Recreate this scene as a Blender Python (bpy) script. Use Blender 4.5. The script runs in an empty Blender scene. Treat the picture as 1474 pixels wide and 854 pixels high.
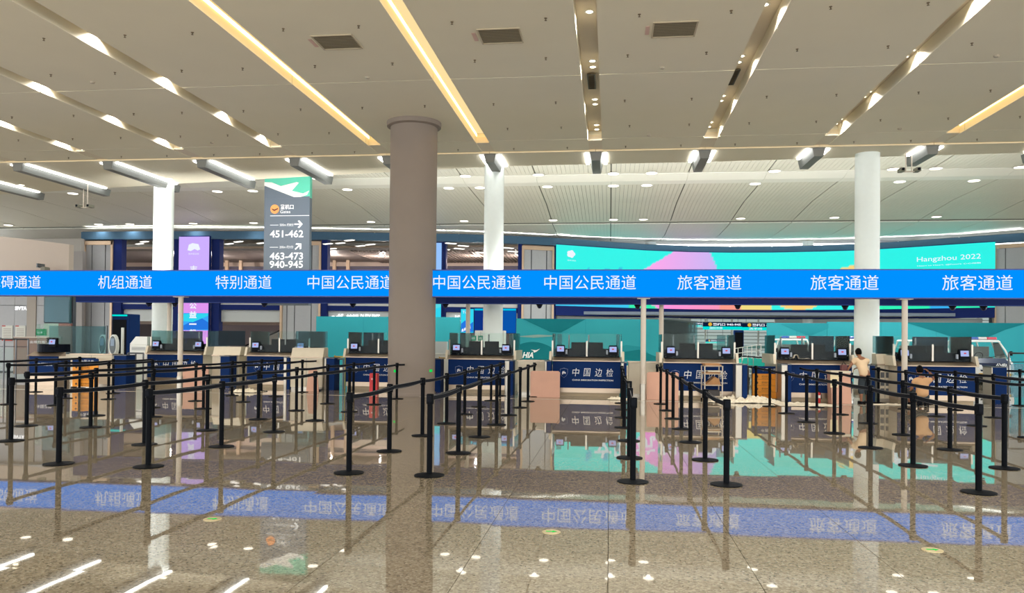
import bpy, bmesh, random
from math import *
from mathutils import Matrix, Vector, noise
random.seed(7)
SC = bpy.context.scene
ORD = ['first', 'second', 'third', 'fourth', 'fifth', 'sixth', 'seventh', 'eighth', 'ninth', 'tenth', 'eleventh', 'twelfth', 'thirteenth', 'fourteenth', 'fifteenth', 'sixteenth', 'seventeenth', 'eighteenth', 'nineteenth', 'twentieth', 'twenty-first', 'twenty-second', 'twenty-third', 'twenty-fourth', 'twenty-fifth']
COL = SC.collection

# ------------------------------------------------------------------ camera
FPX = 1140.0; YAW = atan(141/FPX); PIT = radians(.6); ROL = radians(.55); EYE = 1.6
CX = 737.0; CY = 489.0 - FPX*tan(PIT)
cam = bpy.data.cameras.new('camera'); camo = bpy.data.objects.new('camera', cam); COL.objects.link(camo)
RM = Matrix.Rotation(YAW, 3, 'Z') @ Matrix.Rotation(pi/2+PIT, 3, 'X') @ Matrix.Rotation(ROL, 3, 'Z')
camo.matrix_world = Matrix.Translation((0, 0, EYE)) @ RM.to_4x4()
cam.sensor_fit = 'HORIZONTAL'; cam.sensor_width = 36; cam.lens = 36*FPX/1474
cam.shift_y = (CY-427)/1474; cam.clip_end = 400; cam.clip_start = .1
SC.camera = camo

# ------------------------------------------------------------------ world and lamps
w = bpy.data.worlds.new('daylight'); SC.world = w; w.use_nodes = True
w.node_tree.nodes['Background'].inputs[0].default_value = (.97, 1.0, .99, 1)
w.node_tree.nodes['Background'].inputs[1].default_value = 3.9
SC.view_settings.view_transform = 'Standard'; SC.view_settings.look = 'None'
SC.view_settings.gamma = 1; SC.view_settings.use_curve_mapping = False
SC.view_settings.exposure = 0.0
SC.cycles.max_bounces = 7; SC.cycles.transparent_max_bounces = 16
SC.cycles.sample_clamp_indirect = 6.0
UP_W = 128.0        # power of one fill lamp added on the rear gantry
FRAME_W = 8.5       # per metre of the added cove on the wall frame
HALL_W = 700.0      # power of a hall downlight
COVE_W = 185.0       # power of a trough downlight

def spot(loc, power, col=(1, .94, .84), size=1.9, rad=.12, blend=.8):
    l = bpy.data.lights.new('downlight_lamp', 'SPOT'); l.energy = power; l.color = col
    l.spot_size = size; l.spot_blend = blend; l.shadow_soft_size = rad
    o = bpy.data.objects.new('downlight_lamp', l); o.location = loc; COL.objects.link(o); return o

# ------------------------------------------------------------------ helpers
def lin(c):
    return tuple(((v/255)/12.92 if v/255 <= .04045 else ((v/255+.055)/1.055)**2.4) for v in c)
MATS = {}
def P(name, rgb, rough=.5, metal=0, emis=0, grain=0, gscale=8, alpha=1, spec=.5, stretch=None):
    if name in MATS: return MATS[name]
    m = bpy.data.materials.new(name); m.use_nodes = True; MATS[name] = m
    nt = m.node_tree; b = nt.nodes['Principled BSDF']; c = lin(rgb)
    b.inputs['Base Color'].default_value = (*c, 1); b.inputs['Roughness'].default_value = rough
    b.inputs['Metallic'].default_value = metal; b.inputs['Specular IOR Level'].default_value = spec
    if emis:
        b.inputs['Emission Color'].default_value = (*c, 1); b.inputs['Emission Strength'].default_value = emis
        b.inputs['Base Color'].default_value = (0, 0, 0, 1); b.inputs['Specular IOR Level'].default_value = .0; b.inputs['Roughness'].default_value = 1
    elif grain:
        tc = nt.nodes.new('ShaderNodeTexCoord'); n = nt.nodes.new('ShaderNodeTexNoise')
        n.inputs['Scale'].default_value = gscale; n.inputs['Detail'].default_value = 4
        mp = nt.nodes.new('ShaderNodeMapping'); nt.links.new(tc.outputs['Object'], mp.inputs[0])
        if stretch: mp.inputs['Scale'].default_value = stretch
        nt.links.new(mp.outputs[0], n.inputs['Vector'])
        r = nt.nodes.new('ShaderNodeValToRGB')
        r.color_ramp.elements[0].position = .3; r.color_ramp.elements[1].position = .7
        r.color_ramp.elements[0].color = (*[v*(1-grain) for v in c], 1)
        r.color_ramp.elements[1].color = (*[min(1, v*(1+grain)) for v in c], 1)
        nt.links.new(n.outputs[0], r.inputs[0]); nt.links.new(r.outputs[0], b.inputs['Base Color'])
    return m
def glass(name, rgb, dens, rough=.02, ior=1.12):
    """thin pane: tinted see-through plus mirror reflection"""
    m = bpy.data.materials.new(name); m.use_nodes = True; nt = m.node_tree; MATS[name] = m
    for n in list(nt.nodes): nt.nodes.remove(n)
    out = nt.nodes.new('ShaderNodeOutputMaterial'); c = lin(rgb)
    t = nt.nodes.new('ShaderNodeBsdfTransparent'); t.inputs[0].default_value = (*c, 1)
    d = nt.nodes.new('ShaderNodeBsdfDiffuse'); d.inputs[0].default_value = (*c, 1)
    g = nt.nodes.new('ShaderNodeBsdfGlossy'); g.inputs['Roughness'].default_value = rough
    a = nt.nodes.new('ShaderNodeMixShader'); a.inputs[0].default_value = dens
    nt.links.new(t.outputs[0], a.inputs[1]); nt.links.new(d.outputs[0], a.inputs[2])
    f = nt.nodes.new('ShaderNodeFresnel'); f.inputs[0].default_value = ior
    s = nt.nodes.new('ShaderNodeMixShader')
    nt.links.new(f.outputs[0], s.inputs[0]); nt.links.new(a.outputs[0], s.inputs[1]); nt.links.new(g.outputs[0], s.inputs[2])
    nt.links.new(s.outputs[0], out.inputs[0]); return m

class MB:
    def __init__(s): s.v = []; s.f = []
    def add(s, vs, fs):
        k = len(s.v); s.v += [tuple(v) for v in vs]; s.f += [tuple(i+k for i in f) for f in fs]; return s
    def box(s, x0, x1, y0, y1, z0, z1):
        return s.add([(x0,y0,z0),(x1,y0,z0),(x1,y1,z0),(x0,y1,z0),(x0,y0,z1),(x1,y0,z1),(x1,y1,z1),(x0,y1,z1)],
            [(0,3,2,1),(4,5,6,7),(0,1,5,4),(1,2,6,5),(2,3,7,6),(3,0,4,7)])
    def bev(s, x0, x1, y0, y1, z0, z1, b=.01):
        """box with chamfered vertical and top edges"""
        p = [(x0+b,y0),(x1-b,y0),(x1,y0+b),(x1,y1-b),(x1-b,y1),(x0+b,y1),(x0,y1-b),(x0,y0+b)]
        cx, cy = (x0+x1)/2, (y0+y1)/2
        q = [(x+(b if x < cx else -b), y+(b if y < cy else -b)) for x, y in p]
        vs = [(x,y,z0) for x,y in p]+[(x,y,z1-b) for x,y in p]+[(x,y,z1) for x,y in q]
        fs = [tuple(range(7,-1,-1)), tuple(range(16,24))]
        for r in (0, 8):
            for i in range(8):
                j = (i+1) % 8; fs.append((r+i, r+j, r+8+j, r+8+i))
        return s.add(vs, fs)
    def cyl(s, x, y, z0, z1, r, r2=None, n=16, ax='z'):
        r2 = r if r2 is None else r2
        vs = []
        for zz, rr in ((z0, r), (z1, r2)):
            for i in range(n):
                a = 2*pi*i/n; p = (rr*cos(a), rr*sin(a))
                if ax == 'z': vs.append((x+p[0], y+p[1], zz))
                elif ax == 'y': vs.append((x+p[0], zz, y-p[1]))
                else: vs.append((zz, x+p[0], y+p[1]))
        fs = [tuple(range(n-1,-1,-1)), tuple(range(n, 2*n))]+[(i, (i+1) % n, n+(i+1) % n, n+i) for i in range(n)]
        return s.add(vs, fs)
    def lathe(s, prof, n=24, x=0, y=0):
        vs = []; fs = []
        for r, z in prof:
            for i in range(n):
                a = 2*pi*i/n; vs.append((x+r*cos(a), y+r*sin(a), z))
        for k in range(len(prof)-1):
            for i in range(n):
                j = (i+1) % n; fs.append((k*n+i, k*n+j, (k+1)*n+j, (k+1)*n+i))
        fs += [tuple(range(n-1,-1,-1)), tuple(range((len(prof)-1)*n, len(prof)*n))]
        return s.add(vs, fs)
    def prism(s, pts, a, b, ax='y'):
        """closed outline extruded along an axis; pts are (x,z) for y, (y,z) for x, (x,y) for z"""
        n = len(pts); mk = {'y': lambda p, t: (p[0], t, p[1]), 'x': lambda p, t: (t, p[0], p[1]), 'z': lambda p, t: (p[0], p[1], t)}[ax]
        vs = [mk(p, a) for p in pts]+[mk(p, b) for p in pts]
        return s.add(vs, [tuple(range(n-1,-1,-1)), tuple(range(n, 2*n))]+[(i, (i+1) % n, n+(i+1) % n, n+i) for i in range(n)])
    def tube(s, pts, r, n=8):
        pts = [Vector(p) for p in pts]; vs = []; fs = []
        for k, p in enumerate(pts):
            d = (pts[min(k+1, len(pts)-1)]-pts[max(k-1, 0)]).normalized()
            u = d.cross(Vector((0,0,1)) if abs(d.z) < .9 else Vector((1,0,0))).normalized(); v = d.cross(u)
            for i in range(n):
                a = 2*pi*i/n; vs.append(p+(u*cos(a)+v*sin(a))*r)
        for k in range(len(pts)-1):
            for i in range(n):
                j = (i+1) % n; fs.append((k*n+i, k*n+j, (k+1)*n+j, (k+1)*n+i))
        fs += [tuple(range(n-1,-1,-1)), tuple(range((len(pts)-1)*n, len(pts)*n))]
        return s.add(vs, fs)
    def build(s, name, mat, parent=None, loc=None, smooth=False):
        me = bpy.data.meshes.new(name); me.from_pydata(s.v, [], s.f)
        bm = bmesh.new(); bm.from_mesh(me); bmesh.ops.recalc_face_normals(bm, faces=bm.faces); bm.to_mesh(me); bm.free()
        if smooth:
            for p in me.polygons: p.use_smooth = True
            me.set_sharp_from_angle(angle=radians(40))
        me.materials.append(mat); o = bpy.data.objects.new(name, me); COL.objects.link(o)
        if parent: o.parent = parent
        if loc: o.location = loc
        return o
def tag(o, label=None, cat=None, group=None, kind=None):
    if label: o['label'] = label
    if cat: o['category'] = cat
    if group: o['group'] = group
    if kind: o['kind'] = kind
    return o
def empty(name, loc, rz=0):
    o = bpy.data.objects.new(name, None); o.location = loc; o.rotation_euler = (0, 0, rz); COL.objects.link(o); return o
def copy_tree(o, parent=None):
    c = o.copy(); COL.objects.link(c); c.parent = parent
    for ch in list(o.children): copy_tree(ch, c)
    return c
def W(x, y, Y):
    """the point of the plane at depth Y that the photograph shows at pixel x, y"""
    d = RM @ Vector(((x-CX)/FPX, -(y-CY)/FPX, -1)); t = Y/d.y
    return Vector((d.x*t, Y, EYE+d.z*t))
def PX(X, Y, Z):
    v = RM.transposed() @ Vector((X, Y, Z-EYE)); return CX+FPX*v.x/-v.z, CY-FPX*v.y/-v.z

# text -------------------------------------------------------------
BF = bpy.data.fonts.load('<builtin>')
TC = {}
def text_mesh(s, weight=0.0, shear=0.0, space=1.0):
    key = (s, weight, shear, space)
    if key in TC: return TC[key]
    cu = bpy.data.curves.new('t', 'FONT'); cu.body = s; cu.font = BF; cu.size = 1; cu.offset = weight; cu.shear = shear
    cu.space_character = space; cu.resolution_u = 3; cu.fill_mode = 'FRONT'; cu.extrude = 0.0
    o = bpy.data.objects.new('t', cu); COL.objects.link(o); bpy.context.view_layer.update()
    dg = bpy.context.evaluated_depsgraph_get(); me = bpy.data.meshes.new_from_object(o.evaluated_get(dg), depsgraph=dg)
    bpy.data.objects.remove(o); vs = [v.co.copy() for v in me.vertices]; fs = [tuple(p.vertices) for p in me.polygons]
    bpy.data.meshes.remove(me); bpy.data.curves.remove(cu)
    x0 = min(v.x for v in vs); x1 = max(v.x for v in vs); y0 = min(v.y for v in vs); y1 = max(v.y for v in vs)
    TC[key] = ([((v.x-x0)/(x1-x0), (v.y-y0)/(y1-y0)) for v in vs], fs, (x1-x0)/(y1-y0)); return TC[key]
def text(s, x0, x1, z0, z1, y, mat, parent=None, name='lettering', weight=0.0, shear=0.0, space=1.0, mirror=False):
    """lettering facing the viewer, fitted to a rectangle in the plane y (x1 None keeps the proportion)"""
    vs, fs, asp = text_mesh(s, weight, shear, space)
    if x1 is None: x1 = x0+(z1-z0)*asp
    b = MB(); b.add([((x1-(x1-x0)*u if mirror else x0+(x1-x0)*u), y, z0+(z1-z0)*v) for u, v in vs], fs)
    return b.build(name, mat, parent)
def flat(name, pts, y, mat, parent=None, th=.004):
    """thin raised shape in the plane y"""
    return MB().prism(pts, y-th, y, 'y').build(name, mat, parent)
def disc_pts(cx, cz, rx, rz=None, n=24):
    rz = rz or rx; return [(cx+rx*cos(2*pi*i/n), cz+rz*sin(2*pi*i/n)) for i in range(n)]

# ------------------------------------------------------------------ materials
def granite():
    m = bpy.data.materials.new('polished_granite'); m.use_nodes = True; nt = m.node_tree; b = nt.nodes['Principled BSDF']
    g = nt.nodes.new('ShaderNodeNewGeometry')
    n1 = nt.nodes.new('ShaderNodeTexVoronoi'); n1.inputs['Scale'].default_value = 62
    n2 = nt.nodes.new('ShaderNodeTexNoise'); n2.inputs['Scale'].default_value = 38; n2.inputs['Detail'].default_value = 6; n2.inputs['Roughness'].default_value = .75
    n3 = nt.nodes.new('ShaderNodeTexNoise'); n3.inputs['Scale'].default_value = .35; n3.inputs['Detail'].default_value = 3
    for n in (n1, n2, n3): nt.links.new(g.outputs['Position'], n.inputs['Vector'])
    sx = nt.nodes.new('ShaderNodeSeparateColor'); nt.links.new(n1.outputs['Color'], sx.inputs[0])
    r = nt.nodes.new('ShaderNodeValToRGB'); e = r.color_ramp.elements
    e[0].position = 0; e[0].color = (*lin((66, 60, 52)), 1); e[1].position = .16; e[1].color = (*lin((122, 110, 92)), 1)
    for p, c in ((.3, (150, 137, 116)), (.62, (168, 154, 132)), (.85, (190, 178, 158)), (1, (208, 199, 182))):
        q = e.new(p); q.color = (*lin(c), 1)
    mx = nt.nodes.new('ShaderNodeMix'); mx.inputs[0].default_value = .3
    nt.links.new(sx.outputs[0], mx.inputs[2]); nt.links.new(n2.outputs[0], mx.inputs[3]); nt.links.new(mx.outputs[0], r.inputs[0])
    m2 = nt.nodes.new('ShaderNodeMix'); m2.data_type = 'RGBA'; m2.blend_type = 'MULTIPLY'; m2.inputs[0].default_value = 1
    r3 = nt.nodes.new('ShaderNodeValToRGB'); r3.color_ramp.elements[0].position = .35; r3.color_ramp.elements[0].color = (.62, .62, .62, 1)
    r3.color_ramp.elements[1].position = .65; r3.color_ramp.elements[1].color = (.73, .73, .73, 1)
    nt.links.new(n3.outputs[0], r3.inputs[0]); nt.links.new(r.outputs[0], m2.inputs[6]); nt.links.new(r3.outputs[0], m2.inputs[7])
    nt.links.new(m2.outputs[2], b.inputs['Base Color'])
    b.inputs['Roughness'].default_value = .02; b.inputs['IOR'].default_value = 1.62
    n4 = nt.nodes.new('ShaderNodeTexNoise'); n4.inputs['Scale'].default_value = 1.6; n4.inputs['Detail'].default_value = 2
    nt.links.new(g.outputs['Position'], n4.inputs['Vector'])
    bp = nt.nodes.new('ShaderNodeBump'); bp.inputs['Strength'].default_value = .03; bp.inputs['Distance'].default_value = .01
    nt.links.new(n4.outputs[0], bp.inputs['Height']); nt.links.new(bp.outputs[0], b.inputs['Normal'])
    return m
GRAN = granite()
GROUT = P('joint_filler', (84, 74, 62), .7)
CEILM = P('ceiling_panel_paint', (232, 224, 202), .6, grain=.02, gscale=.6)
TRGH = P('trough_paint', (225, 212, 188), .45)
ROOFM = P('roof_slat_paint', (228, 226, 212), .55, grain=.02, gscale=.4)
ROOFW = P('roof_band_paint', (240, 240, 230), .5)
COLM = P('column_plaster', (138, 126, 117), .6, spec=.15, grain=.03, gscale=1.2)
COLW = P('column_white', (244, 252, 250), .45, grain=.01)
STEEL = P('brushed_steel', (176, 168, 156), .3, .85, grain=.05, gscale=30, stretch=(.1, 1, 12))
STEELD = P('dark_steel', (96, 98, 102), .35, .8)
SIGNW = P('painted_post', (202, 190, 176), .4)
NAVY = P('navy_laminate', (18, 46, 98), .5, spec=.06, grain=.03)
NAVYD = P('navy_housing', (26, 42, 104), .5, spec=.08)
FRAME = P('blue_grey_cladding', (74, 104, 130), .5, spec=.1, grain=.02)
CREAM = P('cream_laminate', (214, 202, 180), .4, grain=.02)
PINK = P('pink_board', (214, 164, 142), .6, grain=.04, gscale=3)
BLACK = P('black_plastic', (16, 19, 26), .5, spec=.06)
POST = P('black_powder_coat', (10, 13, 18), .6, spec=.06)
BELT = P('black_webbing', (22, 25, 32), .8, spec=.08)
BELTE = P('belt_edge', (120, 120, 122), .6)
WHITE = P('white_enamel', (235, 235, 230), .35)
WTXT = P('white_print', (240, 242, 245), .5)
GREYP = P('grey_wall_panel', (176, 177, 182), .5, grain=.02)
GREYD = P('dark_panel_seam', (72, 76, 84), .5)
BRONZE = P('bronze_trim', (196, 168, 142), .35, .3)
LEDW = P('led_tube', (255, 244, 224), emis=7)
LEDC = P('cool_led_tube', (250, 250, 245), emis=9)
COVE = P('cove_led', (255, 214, 140), emis=5)
EDGE = P('edge_cove_led', (255, 218, 160), emis=1.1)
LAMP = P('lamp_lens', (255, 240, 205), emis=8)
LAMPW = P('hall_lamp_lens', (255, 246, 225), emis=4.5)
BLUEL = P('blue_led_face', (0, 145, 255), emis=1.0)
WTXTE = P('white_led_lettering', (240, 246, 255), emis=1.0)
GLASS = glass('clear_pane', (247, 252, 250), .01)
CGLASS = glass('curved_clear_pane', (238, 248, 244), .06, ior=1.005)
TINT = glass('teal_tinted_pane', (186, 214, 218), .06)
DARKG = glass('dark_tinted_pane', (100, 122, 138), .10)
BLUEG = glass('blue_tinted_pane', (205, 224, 232), .15)
ORANGE = P('orange_board', (236, 150, 28), .55, grain=.04)
ORTXT = P('dark_print', (90, 56, 20), .6)
SCREEN = P('reader_screen', (176, 190, 240), emis=.95)
SCRED = P('reader_icon_red', (225, 60, 70), emis=.9)
RED = P('red_paint', (196, 30, 34), .35)
SKIN = P('skin', (146, 98, 72), .55)
HAIR = P('black_hair', (12, 10, 10), .8, spec=.08)
PAPER = P('white_foam_sheet', (226, 216, 196), .8, grain=.08, gscale=9)
CARD = P('cardboard', (168, 124, 82), .8, grain=.1, gscale=6)
CYAN = P('cyan_plastic', (20, 205, 190), .35)

# ------------------------------------------------------------------ floor
fl = MB().box(-60, 60, -6, 80, -.30, -.024).build('floor', GROUT); tag(fl, kind='structure')
SL = 1.0; slabs = []
stuff = MB()
def slab_geo(b, x, y, g=.0022, t=.02):
    ax = random.gauss(0, .0006); ay = random.gauss(0, .0006)
    x0, x1, y0, y1 = x+g, x+SL-g, y+g*.3, y+SL-g*.3; cx, cy = x+SL/2, y+SL/2
    z = lambda X, Y: (X-cx)*ax+(Y-cy)*ay
    vs = [(x0,y0,-t),(x1,y0,-t),(x1,y1,-t),(x0,y1,-t)]+[(X,Y,z(X,Y)) for X,Y in ((x0,y0),(x1,y0),(x1,y1),(x0,y1))]
    b.add(vs, [(0,3,2,1),(4,5,6,7),(0,1,5,4),(1,2,6,5),(2,3,7,6),(3,0,4,7)])
cand = []
for j in range(3, 34):
    for i in range(-32, 26):
        p = PX(i+.5, j+.5, 0); q = PX(i+.5, j+1, 0)
        if j >= 4 and -30 < p[0] < 1504 and q[1] < 880: cand.append((j, abs(i+.5), i))
        else: slab_geo(stuff, i, j)
cand.sort()
for k, (j, _, i) in enumerate(cand):
    if k < 300:
        b = MB(); slab_geo(b, i, j); b.build('slab', GRAN, fl)
    else: slab_geo(stuff, i, j)
for i in range(-32, 26):
    for j in (-3, -2, -1, 0, 1, 2): slab_geo(stuff, i, j)
o = stuff.build('slab', GRAN, fl); o['kind'] = 'stuff'
far = MB().box(-60, 60, 34.002, 80, -.02, 0).build('far_paving', GRAN, fl)
side = MB().box(-60, -32.004, -6, 33.998, -.02, 0).box(26.004, 60, -6, 33.998, -.02, 0).build('side_paving', GRAN, fl)
line = MB().box(-20, 16, 21.3, 21.34, .0015, .004).build('floor_line', P('pale_line', (214, 206, 190), .4), fl)

# ------------------------------------------------------------------ front ceiling: deck with big panels between light troughs
HC = 7.7; TX = [-31.4+.0, -27.9, -24.45, -20.95, -17.5, -14.02, -10.68, -7.43, -3.97, -.5, 2.95, 6.44, 9.81, 13.3, 16.8, 20.3]
TW = .21
deck = MB().box(-38, 24, -6, 25.5, HC+.34, HC+.5).build('ceiling', TRGH); tag(deck, kind='structure')
YJ = [-6, 0.3, 6.2, 12.2, 18.2, 24.0, 25.42]
xs = [-38]+TX+[24]
for a in range(len(xs)-1):
    x0 = xs[a]+(TW if a else 0); x1 = xs[a+1]-(TW if a < len(xs)-2 else 0)
    for j in range(len(YJ)-1):
        ye = YJ[j+1]-(.02 if j < len(YJ)-2 else 0)
        MB().box(x0, x1, YJ[j]+.02, ye, HC, HC+.335).build('ceiling_panel', CEILM, deck)
# end caps close each trough
for x in TX: MB().box(x-TW, x+TW, 24.3, 25.42, HC+.02, HC+.2).build('trough_cap', TRGH, deck)
# second zone up to the hall edge, its front edge slightly skewed like the hall
EDG = [(-38, 33.6), (-22.7, 30.7), (-17.4, 29.75), (-10, 28.5), (-3.4, 27.5), (2.8, 27.45), (11.5, 27.0), (24, 26.6)]
def edgeY(x):
    for (a, b), (c, d) in zip(EDG, EDG[1:]):
        if x <= c: return b+(d-b)*(x-a)/(c-a)
    return EDG[-1][1]
for a in range(len(xs)-1):
    x0, x1 = xs[a], xs[a+1]
    MB().prism([(x0+.006, 25.6), (x1-.006, 25.6), (x1-.006, edgeY(x1)), (x0+.006, edgeY(x0))], HC+.0, HC+.4, 'z').build('soffit_panel', CEILM, deck)
tag(MB().box(-38, 24, 25.43, 25.59, HC+.06, HC+.14).build('cove_light', EDGE), 'long warm light slot crossing the ceiling just before the blue sign', 'light')
# cove tubes in the three warmly lit troughs
for x, lab in ((-7.43, 'left of the beige column'), (-3.97, 'right of the beige column'), (9.81, 'at the right edge of the picture')):
    r = empty('cove_light', (x, 4, HC))
    for s in (-1, 1): MB().box(s*(TW-.012)-.01, s*(TW-.012)+.01, -9, 20.3, .22, .3).build('led_tube', COVE, r)
    MB().box(-TW+.03, TW-.03, -9, 20.3, .318, .332).build('diffuser', P('lit_diffuser', (255, 226, 162), emis=1.0), r)
    tag(r, 'warm glowing yellow ceiling trough light '+lab, 'light', 'warm trough lights')
# downlights in the other troughs
names = {-17.5: 'far left', -14.02: 'second from left', -10.68: 'third from left', -.5: 'middle', 2.95: 'first right of the middle', 6.44: 'second right of the middle', -3.97: 'warm', -20.95: 'outermost left'}
yy = [3.6, 6.4, 9.4, 12.4, 15.5, 18.25, 18.65, 21.17, 21.6, 23.7, 24.25]
proto = None
for x in (-20.95, -17.5, -14.02, -10.68, -3.97, -.5, 2.95, 6.44):
    n = 0; vn = 0
    for y in yy:
        if y == 24.25: y = 24.2
        off = .08 if x > 0 else (-.1 if x < -9 else .05)*1
        if x == 2.95: off = -.07
        if proto is None:
            proto = empty('recessed_downlight', (0, 0, 0))
            MB().lathe([(.075, .0), (.098, -.004), (.1, .0), (.1, .008), (.0755, .008)], 20).build('trim_ring', WHITE, proto)
            MB().lathe([(.074, .001), (.05, -.002), (.004, -.003)], 20).build('lens', LAMP, proto)
            r = proto
        else: r = copy_tree(proto)
        r.location = (x+off, y, HC+.33)
        vis = PX(x, y, HC+.3); n += 1
        if 0 < vis[0] < 1474 and vis[1] > 0:
            tag(r, 'small recessed downlight, %s from front in the %s trough' % (ORD[vn], names[x]), 'light', 'downlights in the %s trough' % names[x]); vn += 1
        else: tag(r, 'small recessed downlight overhead, nearer than the top edge of the picture', 'light', 'downlights overhead outside the picture')
        if x != -3.97 and y in (3.6, 6.4, 9.4, 12.4, 15.5, 18.25, 21.17, 23.7): spot((x+off, y, HC+.31), COVE_W, size=2.5, rad=.045, blend=.5)
# air grilles
def grille(name, x, y, z, w, d, lab, n=9, mat=None):
    r = empty(name, (x, y, z)); m = mat or P('grille_tan', (186, 172, 146), .5)
    MB().box(-w/2, w/2, -d/2, d/2, .0, .01).build('backing', P('grille_back', (128, 118, 98), .7), r)
    f = MB(); t = .03
    f.box(-w/2, w/2, -d/2, -d/2+t, -.018, .0).box(-w/2, w/2, d/2-t, d/2, -.018, .0).box(-w/2, -w/2+t, -d/2+t, d/2-t, -.018, 0).box(w/2-t, w/2, -d/2+t, d/2-t, -.018, 0)
    f.build('frame', m, r)
    for i in range(n):
        yy_ = -d/2+t+(d-2*t)*(i+.5)/n
        MB().add([(-w/2+t, yy_-.02, -.014), (w/2-t, yy_-.02, -.014), (w/2-t, yy_+.02, -.001), (-w/2+t, yy_+.02, -.001), (-w/2+t, yy_-.02, -.011), (w/2-t, yy_-.02, -.011), (w/2-t, yy_+.02, .0), (-w/2+t, yy_+.02, .0)],
            [(0,1,2,3),(7,6,5,4),(0,4,5,1),(3,2,6,7),(0,3,7,4),(1,5,6,2)]).build('slat', m, r)
    tag(r, lab, 'vent'); return r
for x, lab in ((-5.62, 'left tan air grille in the ceiling above the beige column'), (-2.23, 'middle tan air grille in the ceiling right of the beige column'), (1.2, 'right tan air grille in the ceiling right of the middle trough')):
    g = grille('air_grille', x, 15.68, HC-.002, .86, .78, lab)
    MB().box(-.56, -.48, -.2, .22, -.006, 0).build('notice_tag', P('pale_red_tag', (214, 180, 168), .6), g)
for x, lab in ((-.5, 'narrow dark air grille set in the middle ceiling trough'), (2.9, 'narrow dark grille in the trough right of the middle'), (6.36, 'narrow dark grille in the second trough right of the middle')):
    grille('trough_grille', x, 19.6, HC+.30, .2, 1.1, lab, 14, P('grille_dark', (88, 90, 84), .5))
# sprinklers
proto = empty('sprinkler', (0, 0, 0))
MB().lathe([(.03, 0), (.026, -.01), (.009, -.012), (.009, -.042), (.024, -.046), (.024, -.05), (.004, -.052)], 10).build('head', P('brass', (110, 92, 66), .4, .5), proto)
first = True
for yi, y in enumerate((14.9, 17.0, 20.2, 22.6, 25.0)):
    sn = 0
    for a in range(3, len(TX)-3):
        for fx in (.27, .75):
            x = TX[a]+(TX[a+1]-TX[a])*fx+random.uniform(-.12, .12); p = PX(x, y, HC)
            if not (0 < p[0] < 1474 and 0 < p[1]): continue
            if abs(x+5.6) < 1 and abs(y-21.9) < 1.2: continue
            r = proto if first else copy_tree(proto); first = False
            r.location = (x, y, HC)
            tag(r, 'tiny dark sprinkler head, %s from left in the %s ceiling row from front' % (ORD[sn], ORD[yi]), 'sprinkler', 'sprinkler heads in the front ceiling'); sn += 1
proto = empty('smoke_detector', (0, 0, 0))
MB().lathe([(.06, 0), (.06, -.015), (.045, -.035), (.02, -.04), (.004, -.041)], 16).build('housing', P('detector_grey', (176, 164, 146), .5), proto)
for k, (px, py, lab) in enumerate(((133, 118, 'small round smoke detector in the ceiling left of the third trough'), (529, 111, 'small round smoke detector in the ceiling above the beige column'), (953, 97, 'small smoke detector in the ceiling right of the middle trough'), (1434, 80, 'small smoke detector in the ceiling at the far right'), (305, 205, 'small smoke detector near the far left ceiling joint'), (934, 194, 'small smoke detector near the ceiling joint right of middle'), (1295, 185, 'small smoke detector near the right ceiling joint'))):
    r = proto if k == 0 else copy_tree(proto)
    d = RM @ Vector(((px-CX)/FPX, -(py-CY)/FPX, -1)); t = (HC-EYE)/d.z; r.location = (d.x*t, d.y*t, HC); tag(r, lab, 'detector')
# beam lights at the hall edge
proto = None
beamlab = {-27.9: 'outermost', -24.45: 'first', -20.95: 'second', -17.5: 'third', -14.02: 'fourth', -10.68: 'fifth', -7.43: 'sixth', -3.97: 'seventh', -.5: 'eighth', 2.95: 'ninth', 6.44: 'tenth', 9.81: 'eleventh', 13.3: 'twelfth'}
for x in list(beamlab):
    ye = edgeY(x)
    r = empty('beam_light', (x, 25.7, HC))
    L = ye-25.7
    MB().prism([(-.2, 0), (.2, 0), (.14, -.27), (-.14, -.27)], .0, L+.35, 'y').build('box_beam', P('beam_grey', (122, 124, 122), .5), r)
    for s in (-1, 1): MB().box(s*.30-.055, s*.30+.055, .1, L-.15, -.05, -.002).build('led_tube', LEDC, r)
    tag(r, 'grey box beam with white led tubes, %s from left past the warm light slot' % beamlab[x], 'light', 'beam lights at the ceiling edge')
# two plain discs under the edge zone
for px, py, lab in ((244, 257.5, 'round bright downlight above the left white column'), (31, 266.5, 'round bright downlight at the far left ceiling edge')):
    d = RM @ Vector(((px-CX)/FPX, -(py-CY)/FPX, -1)); t = (HC-EYE)/d.z
    r = empty('recessed_downlight', (d.x*t, d.y*t, HC-.001)); MB().lathe([(.1, 0), (.13, -.006), (.13, 0)], 20).build('trim_ring', WHITE, r); MB().cyl(0, 0, -.006, -.001, .1).build('lens', LAMP, r); tag(r, lab, 'light')

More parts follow.
